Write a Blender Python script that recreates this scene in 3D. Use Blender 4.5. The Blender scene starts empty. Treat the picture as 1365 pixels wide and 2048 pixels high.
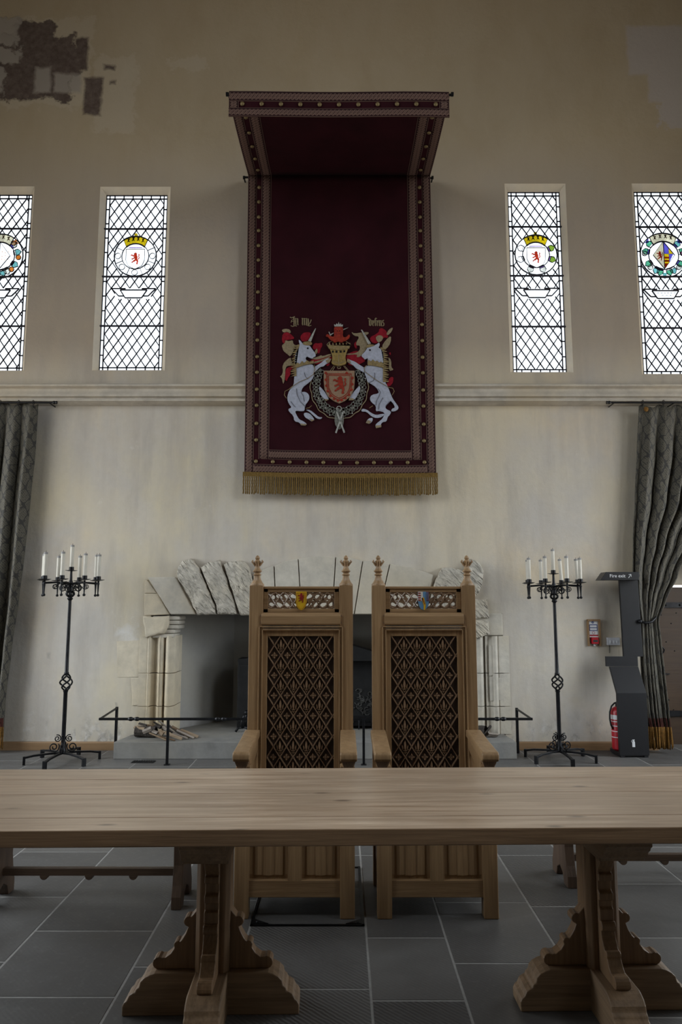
import bpy, bmesh, math, random
from mathutils import Vector, Matrix
random.seed(7)
S = bpy.context.scene
COL = S.collection
PI = math.pi

# ------------------------------------------------------------------ camera, sky, light, exposure
FPX, TH, CAMZ = 1455.0, math.radians(7.36), 1.505
cam = bpy.data.cameras.new('camera'); cam.sensor_fit = 'VERTICAL'; cam.sensor_height = 36
cam.lens = FPX * 36 / 2048; cam.clip_end = 200
camo = bpy.data.objects.new('camera', cam); COL.objects.link(camo)
camo.location = (0, 0, CAMZ); camo.rotation_euler = (PI / 2 + TH, 0, 0); S.camera = camo
S.view_settings.view_transform = 'Standard'; S.view_settings.look = 'None'
S.view_settings.gamma = 1; S.view_settings.exposure = 3.34; S.view_settings.use_curve_mapping = False
S.cycles.use_denoising = True
S.cycles.max_bounces = 10; S.cycles.diffuse_bounces = 5; S.cycles.transparent_max_bounces = 16
S.cycles.caustics_reflective = False; S.cycles.caustics_refractive = False
S.cycles.sample_clamp_indirect = 6

wd = bpy.data.worlds.new('overcast_sky'); S.world = wd; wd.use_nodes = True
nt = wd.node_tree; nt.nodes.clear()
wo = nt.nodes.new('ShaderNodeOutputWorld'); wb = nt.nodes.new('ShaderNodeBackground')
tc = nt.nodes.new('ShaderNodeTexCoord'); sx = nt.nodes.new('ShaderNodeSeparateXYZ')
rp = nt.nodes.new('ShaderNodeValToRGB'); mm = nt.nodes.new('ShaderNodeMath'); mm.operation = 'MULTIPLY_ADD'
mm.inputs[1].default_value = .5; mm.inputs[2].default_value = .5
nt.links.new(tc.outputs['Generated'], sx.inputs[0]); nt.links.new(sx.outputs['Z'], mm.inputs[0])
nt.links.new(mm.outputs[0], rp.inputs[0]); nt.links.new(rp.outputs[0], wb.inputs[0]); nt.links.new(wb.outputs[0], wo.inputs[0])
rp.color_ramp.elements[0].position = .46; rp.color_ramp.elements[0].color = (.26, .245, .22, 1)
rp.color_ramp.elements[1].position = .54; rp.color_ramp.elements[1].color = (.86, .94, 1.0, 1)
wb.inputs[1].default_value = 1.0
WALL_Y, WTH = 7.92, .16          # inner face of the dais wall and its thickness
SIDE_X, END_Y, CEIL_Z = 5.7, -13.0, 12.0
# openings of the side bays, the long walls and the far gable: (wall, a0, a1, z0, z1)
BAYS = [('L', 3.4, 7.3, .9, 4.2), ('R', 3.6, 7.3, .9, 4.1), ('L', -1.4, 2.0, 4.8, 9.4), ('R', -1.4, 2.0, 4.8, 9.4)]
WINS = {1: (-3.972, .40), 2: (-2.395, .41), 3: (2.262, .355), 4: (3.745, .357)}   # centre X, outer half width
WZ = {1: (4.128, 6.352), 2: (4.133, 6.347), 3: (4.110, 6.386), 4: (4.088, 6.388)}
def portal(loc, rot, w, h):
    l = bpy.data.lights.new('daylight_portal', 'AREA'); l.shape = 'RECTANGLE'; l.size = w; l.size_y = h
    l.cycles.is_portal = True
    o = bpy.data.objects.new('daylight_portal', l); o.location = loc; o.rotation_euler = rot; COL.objects.link(o)
for w, a0, a1, z0, z1 in BAYS:
    c = (a0 + a1) / 2; zc = (z0 + z1) / 2
    if w == 'L': portal((-SIDE_X - .45, c, zc), (PI / 2, 0, -PI / 2), a1 - a0, z1 - z0)
    elif w == 'R': portal((SIDE_X + .45, c, zc), (PI / 2, 0, PI / 2), a1 - a0, z1 - z0)
    else: portal((c, END_Y - .45, zc), (PI / 2, 0, PI), a1 - a0, z1 - z0)
for k in WINS:
    portal((WINS[k][0], WALL_Y + WTH - .02, sum(WZ[k]) / 2), (PI / 2, 0, 0), 2 * WINS[k][1], WZ[k][1] - WZ[k][0])

# ------------------------------------------------------------------ pixel helpers (photo frame 1365 x 2048)
_c, _s = math.cos(TH), math.sin(TH)
def ray(x, y):
    u = (x - 682.5) / FPX; v = (1024 - y) / FPX
    return u, _c - v * _s, _s + v * _c
def P(x, y, Y):                       # point on the vertical plane at distance Y
    a, b, e = ray(x, y); return (a * Y / b, Y, CAMZ + e * Y / b)
def G(x, y, z=0.):                    # point on the horizontal plane z
    a, b, e = ray(x, y); t = (z - CAMZ) / e; return (a * t, b * t, z)

# ------------------------------------------------------------------ materials
class NB:
    def __init__(s, name):
        s.m = bpy.data.materials.new(name); s.m.use_nodes = True; s.t = s.m.node_tree; s.t.nodes.clear()
        s.out = s.n('OutputMaterial'); s.tc = s.n('TexCoord')
    def n(s, t, **k):
        x = s.t.nodes.new('ShaderNode' + t)
        for a, b in k.items(): setattr(x, a, b)
        return x
    def l(s, a, b): s.t.links.new(a, b)
    def set(s, i, v):
        if hasattr(v, 'is_linked') or hasattr(v, 'links'): s.l(v, i)
        else: i.default_value = v
    def math(s, op, a, b=0., c=0.):
        x = s.n('Math', operation=op)
        s.set(x.inputs[0], a); s.set(x.inputs[1], b); s.set(x.inputs[2], c)
        return x.outputs[0]
    def map(s, sc=(1, 1, 1), src='Object', rot=(0, 0, 0), loc=(0, 0, 0)):
        x = s.n('Mapping'); x.inputs['Scale'].default_value = sc; x.inputs['Rotation'].default_value = rot; x.inputs['Location'].default_value = loc
        s.l(s.tc.outputs[src], x.inputs[0]); return x.outputs[0]
    def noise(s, vec, scale, detail=4, rough=.55, dist=0.):
        x = s.n('TexNoise'); s.l(vec, x.inputs['Vector']); x.inputs['Scale'].default_value = scale
        x.inputs['Detail'].default_value = detail; x.inputs['Roughness'].default_value = rough; x.inputs['Distortion'].default_value = dist
        return x.outputs[0]
    def ramp(s, f, stops):
        x = s.n('ValToRGB'); s.l(f, x.inputs[0]); e = x.color_ramp.elements
        while len(e) < len(stops): e.new(.5)
        for el, (p, c) in zip(e, stops):
            el.position = p; el.color = (c if len(c) == 4 else tuple(c) + (1,)) if not isinstance(c, (int, float)) else (c, c, c, 1)
        return x.outputs[0]
    def mix(s, f, a, b, mode='MIX'):
        x = s.n('Mix', data_type='RGBA', blend_type=mode)
        s.set(x.inputs[0], f)
        for i, v in ((6, a), (7, b)):
            s.set(x.inputs[i], v if hasattr(v, 'links') else tuple(v) + (1,) if len(v) == 3 else v)
        return x.outputs[2]
    def finish(s, col, rough=.6, metal=0., bump=None, dist=.01, spec=.5, strength=1.):
        b = s.n('BsdfPrincipled')
        s.set(b.inputs['Base Color'], col if hasattr(col, 'links') else tuple(col) + (1,))
        s.set(b.inputs['Roughness'], rough); s.set(b.inputs['Metallic'], metal)
        b.inputs['Specular IOR Level'].default_value = spec
        if bump is not None:
            k = s.n('Bump'); k.inputs['Distance'].default_value = dist; k.inputs['Strength'].default_value = strength
            s.l(bump, k.inputs['Height']); s.l(k.outputs[0], b.inputs['Normal'])
        s.l(b.outputs[0], s.out.inputs[0]); return s.m

def simple(name, c, rough=.6, metal=0., var=.15, scale=12, bump=0., spec=.5):
    b = NB(name); v = b.map()
    f = b.noise(v, scale, 5)
    lo = tuple(x * (1 - var) for x in c); hi = tuple(min(1, x * (1 + var)) for x in c)
    col = b.ramp(f, [(.3, lo), (.7, hi)])
    return b.finish(col, rough, metal, f if bump else None, bump or .01, spec)

def wood(name, dark, light, axis='X', scale=1., rough=.5, knots=False, spec=.4, grain=1.):
    b = NB(name)
    sc = {'X': (.9, 14, 14), 'Y': (14, .9, 14), 'Z': (14, 14, .9)}[axis]
    sc = tuple(a * scale for a in sc)
    v = b.map(sc)
    f1 = b.noise(v, 1.6, 6, .6, .6)
    v2 = b.map(tuple(a * 5 if a > 2 else a * 2.2 for a in sc))
    f2 = b.noise(v2, 1.7, 3, .6)
    f = b.math('ADD', b.math('MULTIPLY', f1, .68), b.math('MULTIPLY', f2, .32))
    mid = tuple((a + c) / 2 for a, c in zip(dark, light))
    col = b.ramp(f, [(.3, dark), (.5, mid), (.68, light)])
    big = b.noise(b.map(), 1.1, 3)
    col = b.mix(b.ramp(big, [(.35, .0), (.7, .45)]), col, tuple(x * .72 for x in mid))
    if knots:
        k = b.n('TexVoronoi'); b.l(b.map((3.2, 9, 9)), k.inputs['Vector']); k.inputs['Scale'].default_value = .95
        kd = b.ramp(k.outputs['Distance'], [(.045, 1.), (.13, 0.)])
        col = b.mix(b.math('MULTIPLY', kd, .8), col, (.035, .024, .018))
        gz = b.noise(b.map((.8, 1.5, 1)), 1.3, 5, .65)
        col = b.mix(b.ramp(gz, [(.35, .0), (.7, .55)]), col, tuple(x * .55 for x in mid))
        cr = b.noise(b.map((1.2, 34, 34)), 1.2, 2)
        col = b.mix(b.math('MULTIPLY', b.ramp(cr, [(.70, 0.), (.76, 1.)]), .5), col, (.06, .04, .025))
    return b.finish(col, rough, 0, f, .0025 * grain, spec)

def glassmat(name, c):
    b = NB(name); t = b.n('BsdfTransparent'); t.inputs[0].default_value = tuple(c) + (1,)
    g = b.n('BsdfGlossy'); g.inputs['Roughness'].default_value = .08
    x = b.n('MixShader'); x.inputs[0].default_value = .03
    f = b.noise(b.map(), 9, 3)
    col = b.ramp(f, [(.3, tuple(a * .85 for a in c)), (.7, tuple(c))]); b.l(col, t.inputs[0])
    b.l(t.outputs[0], x.inputs[1]); b.l(g.outputs[0], x.inputs[2]); b.l(x.outputs[0], b.out.inputs[0]); return b.m

M = {}
def wall_material(damage):
    b = NB('limewashed_plaster' if damage else 'hall_plaster')
    o = b.map(); sp = b.n('SeparateXYZ'); b.l(o, sp.inputs[0])
    big = b.noise(o, .55, 5, .6, .4); med = b.noise(b.map((1, 1, .55)), 2.1, 6, .62, .3); fine = b.noise(o, 16, 6, .65)
    streak = b.noise(b.map((3.4, 1, .28)), 1.5, 5, .6)
    col = b.ramp(big, [(.30, (.66, .575, .40)), (.5, (.60, .55, .48)), (.68, (.68, .565, .405))])
    col = b.mix(b.ramp(med, [(.40, 0.), (.68, .8)]), col, (.53, .495, .46))
    col = b.mix(b.ramp(streak, [(.48, 0.), (.75, .55)]), col, (.45, .40, .35))
    col = b.mix(b.ramp(fine, [(.35, .12), (.6, 0.)]), col, (.40, .35, .28))
    col = b.mix(b.ramp(b.noise(o, 3.3, 7, .7), [(.64, 0.), (.72, .5)]), col, (.70, .67, .62))
    yel = b.noise(b.map((.9, 1, .6), loc=(3.1, 0, 1.7)), .8, 4, .55)
    col = b.mix(b.ramp(yel, [(.5, 0.), (.68, .55)]), col, (.70, .60, .42))
    soot = b.noise(b.map((2.6, 1, .6), loc=(7, 0, 2)), 1.0, 5, .6)
    col = b.mix(b.ramp(soot, [(.52, 0.), (.72, .5)]), col, (.34, .31, .28))
    h = b.math('ADD', b.math('MULTIPLY', med, .6), b.math('MULTIPLY', fine, .22))
    if damage:
        # browner, darker tone over the upper wall (above the string course), ochre towards the top
        up0 = b.n('MapRange'); b.l(sp.outputs['Z'], up0.inputs[0]); up0.inputs[1].default_value = 3.9; up0.inputs[2].default_value = 4.5
        col = b.mix(b.math('MULTIPLY', up0.outputs[0], .78), col, b.ramp(med, [(.3, (.43, .355, .285)), (.7, (.385, .325, .27))]))
        up = b.n('MapRange'); b.l(sp.outputs['Z'], up.inputs[0]); up.inputs[1].default_value = 5.9; up.inputs[2].default_value = 7.0
        col = b.mix(b.math('MULTIPLY', up.outputs[0], .7), col, b.ramp(med, [(.3, (.45, .35, .21)), (.7, (.53, .43, .28))]))
        w = b.n('TexNoise'); b.l(o, w.inputs['Vector']); w.inputs['Scale'].default_value = 5.5; w.inputs['Detail'].default_value = 6; w.inputs['Roughness'].default_value = .65
        wsp = b.n('SeparateColor'); b.l(w.outputs[1], wsp.inputs[0])
        def jit(amp):
            return (b.math('MULTIPLY_ADD', wsp.outputs[0], amp, b.math('SUBTRACT', sp.outputs['X'], amp * .5)),
                    b.math('MULTIPLY_ADD', wsp.outputs[1], amp, b.math('SUBTRACT', sp.outputs['Z'], amp * .5)))
        def box(xz, x0, y0, x1, y1, soft=.02):
            a = P(x0, y1, WALL_Y); c = P(x1, y0, WALL_Y)
            xx, zz = xz
            dx = b.math('SUBTRACT', b.math('ABSOLUTE', b.math('SUBTRACT', xx, (a[0] + c[0]) / 2)), abs(c[0] - a[0]) / 2)
            dz = b.math('SUBTRACT', b.math('ABSOLUTE', b.math('SUBTRACT', zz, (a[2] + c[2]) / 2)), abs(c[2] - a[2]) / 2)
            r = b.n('MapRange'); b.l(b.math('MAXIMUM', dx, dz), r.inputs[0]); r.inputs[1].default_value = soft; r.inputs[2].default_value = -soft
            return r.outputs[0]
        def union(L):
            r = L[0]
            for q in L[1:]: r = b.math('MAXIMUM', r, q)
            return r
        J1, J2 = jit(.42), jit(.10)
        repair = union([box(J2, 1258, 52, 1480, 150), box(J2, 1300, 140, 1480, 205), box(J1, 1320, 195, 1480, 250)])
        col = b.mix(repair, col, (.50, .44, .39))
        halo = union([box(J1, -60, 35, 190, 215), box(J1, 190, 110, 275, 265), box(J1, 335, 118, 415, 140)])
        col = b.mix(b.math('MULTIPLY', halo, .35), col, (.60, .53, .42))
        dark = union([box(J1, -60, 70, 150, 200), box(J1, 25, 44, 110, 110), box(J1, 110, 100, 165, 150), box(J2, 148, 76, 178, 140), box(J2, 166, 156, 206, 229), box(J2, 208, 129, 229, 139), box(J2, 222, 163, 231, 168)])
        stone = b.ramp(fine, [(.3, (.095, .068, .056)), (.75, (.19, .145, .12))])
        col = b.mix(dark, col, stone)
        frag = union([box(J1, -60, 36, 36, 90), box(J1, -60, 98, 40, 124), box(J2, 106, 147, 163, 185), box(J2, 68, 134, 102, 186), box(J1, -60, 138, 10, 190)])
        col = b.mix(b.math('MULTIPLY', frag, .9), col, (.40, .35, .30))
        smear = union([box(J2, 52, 1158, 92, 1165, .05), box(J2, 95, 1308, 100, 1316, .02), box(J2, 232, 1408, 236, 1414, .01)])
        col = b.mix(b.math('MULTIPLY', smear, .5), col, (.24, .225, .21))
        bare = union([box(J1, 1138, 1432, 1165, 1470, .12), box(J1, 240, 1255, 268, 1275, .06)])
        col = b.mix(b.math('MULTIPLY', bare, .6), col, (.72, .71, .71))
        h = b.math('SUBTRACT', h, b.math('MULTIPLY', dark, .5)); h = b.math('ADD', h, b.math('MULTIPLY', frag, .4))
        # bare patches and scuffs along the foot of the wall
        low = b.n('MapRange'); b.l(sp.outputs['Z'], low.inputs[0]); low.inputs[1].default_value = .42; low.inputs[2].default_value = .08
        sc = b.math('MULTIPLY', low.outputs[0], b.ramp(b.noise(b.map((2.2, 1, 1.3)), 4.5, 6, .7), [(.52, 0.), (.62, 1.)]))
        col = b.mix(b.math('MULTIPLY', sc, .75), col, b.ramp(fine, [(.4, (.30, .28, .26)), (.6, (.70, .68, .66))]))
    if not damage: col = b.mix(.38, col, (.12, .10, .08))  # unseen hall walls darkened so they bounce less light
    return b.finish(col, .92, 0, h, .018, .2)
M['wall'] = wall_material(True); M['wall2'] = wall_material(False)

def stone(name, c, rough=.9, scale=6, bump=.012, var=.18, tool=False):
    b = NB(name); o = b.map()
    f = b.noise(o, scale, 6, .62); g = b.noise(o, scale * .25, 4)
    lo = tuple(x * (1 - var) for x in c); hi = tuple(min(1, x * (1 + var)) for x in c)
    col = b.ramp(f, [(.3, lo), (.7, hi)])
    col = b.mix(b.ramp(g, [(.45, 0.), (.7, .5)]), col, (c[0] * .95, c[1] * .86, c[2] * .68))
    h = f
    if tool:
        m2 = b.n('Mapping'); m2.inputs['Scale'].default_value = (34, 8, 9); b.l(b.map((1, 1, 1), rot=(0, .75, 0)), m2.inputs[0])
        w = b.n('TexNoise'); b.l(m2.outputs[0], w.inputs['Vector']); w.inputs['Scale'].default_value = 1.; w.inputs['Detail'].default_value = 2.5
        h = b.math('ADD', b.math('MULTIPLY', w.outputs[0], 1.3), b.math('MULTIPLY', f, .5))
        col = b.mix(b.ramp(w.outputs[0], [(.3, .45), (.55, 0.)]), col, tuple(x * .62 for x in c))
    return b.finish(col, rough, 0, h, bump, .2)
M['ashlar'] = stone('cream_ashlar', (.60, .53, .415), bump=.008)
M['ashlar_grey'] = stone('grey_cream_ashlar', (.56, .52, .45))
M['rough'] = stone('rough_hewn_stone', (.64, .59, .51), scale=9, bump=.075, tool=True)
M['sill'] = stone('window_stone', (.80, .72, .60), bump=.004, var=.08)
M['outer'] = stone('outer_sandstone', (.74, .55, .38), bump=.004)
M['course'] = stone('string_course_stone', (.56, .51, .44), bump=.006)
M['recess'] = stone('smoke_grey_plaster', (.36, .355, .345), scale=3, bump=.01, var=.12)
M['hearth'] = stone('hearth_stone', (.27, .265, .255), bump=.006)
def floor_mat():
    b = NB('slate_flagstones'); o = b.map()
    at = b.n('Attribute'); at.attribute_name = 'tone'
    f = b.noise(o, 5, 6, .65); g = b.noise(o, 34, 4, .6)
    col = b.ramp(f, [(.3, (.082, .078, .075)), (.7, (.142, .137, .132))])
    col = b.mix(.62, col, b.mix(at.outputs['Fac'], (.056, .054, .054), (.172, .165, .158)))
    col = b.mix(b.ramp(g, [(.55, 0.), (.8, .35)]), col, (.22, .215, .21))
    # diagonal tooling on some slabs
    w = b.n('TexWave', wave_type='BANDS', bands_direction='DIAGONAL'); b.l(b.map((1, 1, 0)), w.inputs['Vector'])
    w.inputs['Scale'].default_value = 26; w.inputs['Distortion'].default_value = 2.2; w.inputs['Detail'].default_value = 2
    at2 = b.n('Attribute'); at2.attribute_name = 'tooled'
    h = b.math('ADD', b.math('MULTIPLY', f, .5), b.math('MULTIPLY', b.math('MULTIPLY', w.outputs['Fac'], at2.outputs['Fac']), .32))
    col = b.mix(b.math('MULTIPLY', b.math('MULTIPLY', at2.outputs['Fac'], b.ramp(w.outputs['Fac'], [(.15, 1.), (.45, 0.)])), .16), col, (.06, .058, .058))
    return b.finish(col, b.ramp(f, [(.3, .38), (.7, .58)]), 0, h, .006, .45)
M['floor'] = floor_mat()
M['grout'] = simple('pale_grout', (.30, .292, .278), .9, 0, .12, 30)
M['oak_table'] = wood('bleached_oak_top', (.245, .150, .085), (.64, .495, .365), 'X', 1.3, .33, True, 1.0, .3)
M['oak_front'] = wood('brown_shaded_oak_edge', (.12, .068, .034), (.27, .165, .09), 'X', 1.2, .5)  # brown table edges, the weaker light on them put into the colour
M['oak_edge'] = wood('oak_trestle', (.12, .066, .030), (.30, .18, .092), 'Z', 1., .5)
M['oak_foot'] = wood('oak_trestle_foot', (.125, .076, .040), (.33, .215, .125), 'X', 1., .55)
M['oak_footy'] = wood('oak_trestle_beam', (.125, .076, .040), (.33, .215, .125), 'Y', 1., .55)
M['throne'] = wood('throne_oak', (.21, .122, .058), (.42, .27, .14), 'Z', 1.3, .42)
M['throne_x'] = wood('throne_oak_rail', (.21, .122, .058), (.42, .27, .14), 'X', 1.3, .42)
M['throne_dark'] = wood('throne_oak_carving', (.16, .095, .055), (.34, .22, .135), 'Z', 1.6, .30, False, .7)
M['throne_ground'] = wood('dark_shaded_oak_board', (.020, .011, .008), (.042, .024, .016), 'Z', 1.6, .5)  # dark-stained oak, with the carving's recess shade put into its colour
M['bench'] = wood('dark_bench_oak', (.055, .034, .022), (.135, .085, .055), 'Z', 1.2, .5)
M['bench_x'] = wood('dark_bench_rail', (.055, .034, .022), (.135, .085, .055), 'X', 1.2, .5)
M['door'] = wood('boarded_door_pine', (.040, .020, .009), (.075, .041, .018), 'X', .7, .55, True)
M['skirt'] = wood('skirting_oak', (.23, .135, .065), (.36, .225, .12), 'X', .8, .5)
M['roof'] = wood('dark_roof_timber', (.12, .085, .055), (.22, .165, .115), 'Y', .5, .7)
M['iron'] = simple('wrought_iron', (.012, .012, .014), .42, .6, .4, 30, .002)
M['iron_flat'] = simple('sooty_cast_iron', (.012, .012, .0125), .6, .3, .4, 8, .004)
M['relief'] = simple('worn_iron_relief', (.05, .048, .045), .6, .3, .3, 20)
M['wax'] = simple('ivory_wax', (.64, .60, .52), .55, 0, .08, 6)
M['wick'] = simple('charred_wick', (.01, .01, .01), .9)
M['soot'] = simple('sooty_wax_rim', (.26, .25, .245), .7, 0, .2, 20)
M['gold'] = simple('gold_thread', (.26, .19, .085), .55, .25, .3, 60, .002)
M['gold_pale'] = simple('pale_gold_thread', (.27, .215, .135), .65, .0, .25, 50, .003, spec=.12)
M['helm'] = simple('gold_helm_thread', (.29, .20, .06), .5, .2, .3, 40, .003)
M['red'] = simple('scarlet_applique', (.24, .010, .020), .7, 0, .25, 40, .002, spec=.12)
M['orange'] = simple('vermilion_embroidery', (.27, .032, .018), .7, 0, .3, 60, .002, spec=.12)
M['white'] = simple('pale_blue_white_silk', (.40, .42, .51), .65, 0, .16, 34, .002, spec=.12)
M['shade'] = simple('grey_silk_shading', (.17, .17, .20), .7, spec=.12)
M['silver'] = simple('silver_thread', (.36, .36, .34), .5, .2, .4, 70, .003)
M['knot'] = simple('dull_silver_cord', (.15, .15, .13), .6, .2, .5, 60, .003)
M['ground_gold'] = simple('shield_gold_cloth', (.29, .195, .13), .7, 0, .15, 50, .002, spec=.12)
M['black'] = simple('black_thread', (.012, .011, .012), .7, spec=.12)
M['stud'] = simple('gilt_stud', (.20, .145, .065), .45, .4, .2, 40)
M['rope'] = simple('twisted_gold_bullion', (.165, .098, .024), .65, 0, .4, 90, .004, .2)
M['rope2'] = simple('amber_tassel_cord', (.19, .095, .024), .65, .1, .4, 70, .004, spec=.12)
M['maroon_band'] = simple('maroon_braid', (.065, .022, .018), .8, 0, .5, 50, spec=.12)
M['velvet'] = simple('crimson_velvet', (.027, .0036, .0068), .9, 0, .22, 3, 0., .15)
def braid():
    b = NB('woven_interlace_braid'); sp = b.n('SeparateXYZ'); b.l(b.tc.outputs['UV'], sp.inputs[0])
    t, v = sp.outputs['X'], sp.outputs['Y']; tot = None
    for ph in (0, 2 * PI / 3, 4 * PI / 3):
        for amp, k in ((.30, 1.), (.17, 2.)):
            c = b.math('MULTIPLY_ADD', b.math('SINE', b.math('MULTIPLY_ADD', v, k * 2 * PI / .115, ph)), amp, .5)
            d = b.math('ABSOLUTE', b.math('SUBTRACT', t, c))
            e = b.math('LESS_THAN', d, .055)
            tot = e if tot is None else b.math('MAXIMUM', tot, e)
    edge = b.math('GREATER_THAN', b.math('ABSOLUTE', b.math('SUBTRACT', t, .5)), .455)
    tot = b.math('MAXIMUM', tot, edge)
    col = b.mix(tot, (.032, .014, .015), (.165, .102, .082))
    return b.finish(col, .8, 0, tot, .002, .1)
M['braid'] = braid()
def damask():
    b = NB('olive_damask'); sp = b.n('SeparateXYZ'); b.l(b.tc.outputs['UV'], sp.inputs[0])
    wv = b.n('TexNoise'); b.l(b.tc.outputs['UV'], wv.inputs['Vector']); wv.inputs['Scale'].default_value = 9; wv.inputs['Detail'].default_value = 3
    u = b.math('MULTIPLY_ADD', wv.outputs[0], .13, sp.outputs['X']); v = b.math('MULTIPLY_ADD', wv.outputs[0], .14, sp.outputs['Y'])
    s1 = b.math('SINE', b.math('MULTIPLY', u, 2 * PI / .13)); s2 = b.math('SINE', b.math('MULTIPLY', v, 2 * PI / .19))
    p = b.math('ABSOLUTE', b.math('ADD', s1, b.math('MULTIPLY', s2, 1.0)))
    s3 = b.math('SINE', b.math('MULTIPLY', b.math('ADD', u, v), 2 * PI / .055)); s4 = b.math('SINE', b.math('MULTIPLY', b.math('SUBTRACT', u, v), 2 * PI / .055))
    q = b.math('ABSOLUTE', b.math('MULTIPLY', s3, s4))
    k = b.math('MAXIMUM', b.math('LESS_THAN', p, .30), b.math('GREATER_THAN', q, .74))
    col = b.mix(k, (.092, .082, .060), (.028, .025, .021))
    return b.finish(col, .72, 0, k, .001)
M['damask'] = damask()
M['totem'] = simple('charcoal_powder_coat', (.015, .015, .0175), .42, .2, .08, 20)
M['white_paint'] = simple('white_print', (.75, .76, .78), .5, 0, .03, 10)
M['plastic'] = simple('white_plastic', (.66, .66, .70), .35, 0, .04, 10)
M['redp'] = simple('red_enamel', (.42, .008, .018), .35, 0, .1, 10)
M['blue'] = simple('blue_print', (.03, .05, .20), .5)
M['rubber'] = simple('black_rubber', (.01, .01, .011), .5)
M['lens'] = simple('dark_glass_plate', (.05, .06, .065), .2)
M['oak_trim'] = wood('oak_backboard', (.18, .10, .04), (.32, .19, .09), 'Z', 2, .5)
M['bark'] = simple('dark_bark', (.055, .045, .038), .9, 0, .5, 30, .02)
M['logface'] = wood('split_log_face', (.20, .125, .07), (.47, .37, .26), 'X', 1.5, .7)
M['loggrey'] = wood('weathered_log_face', (.20, .16, .13), (.45, .40, .35), 'X', 1.5, .8)
M['logdark'] = wood('brown_log_face', (.10, .06, .035), (.24, .155, .09), 'X', 1.5, .7)
M['lead'] = simple('window_lead', (.022, .02, .032), .6, .2)
M['glass'] = glassmat('clear_quarry_glass', (.465, .47, .475))
GL = dict(yellow=(.72, .52, .012), red=(.60, .05, .02), green=(.12, .50, .30), lime=(.32, .50, .06), blue=(.13, .11, .55), purple=(.33, .20, .60), pink=(.62, .20, .38),
          aqua=(.22, .56, .56), orange=(.78, .25, .04), pale=(.80, .79, .72), cream=(.72, .66, .48), grey=(.30, .32, .34), brown=(.10, .07, .05))
for k, c in GL.items(): M['g_' + k] = glassmat('stained_glass_' + k, tuple(.80 * a ** .55 for a in c))
M['sh_yellow'] = simple('painted_yellow', (.62, .37, .01), .45, 0, .1, 30)
M['sh_red'] = simple('painted_red', (.25, .012, .015), .5)
M['sh_blue'] = simple('painted_blue', (.11, .25, .43), .5)
M['sh_white'] = simple('painted_white', (.62, .60, .55), .5)

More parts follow.
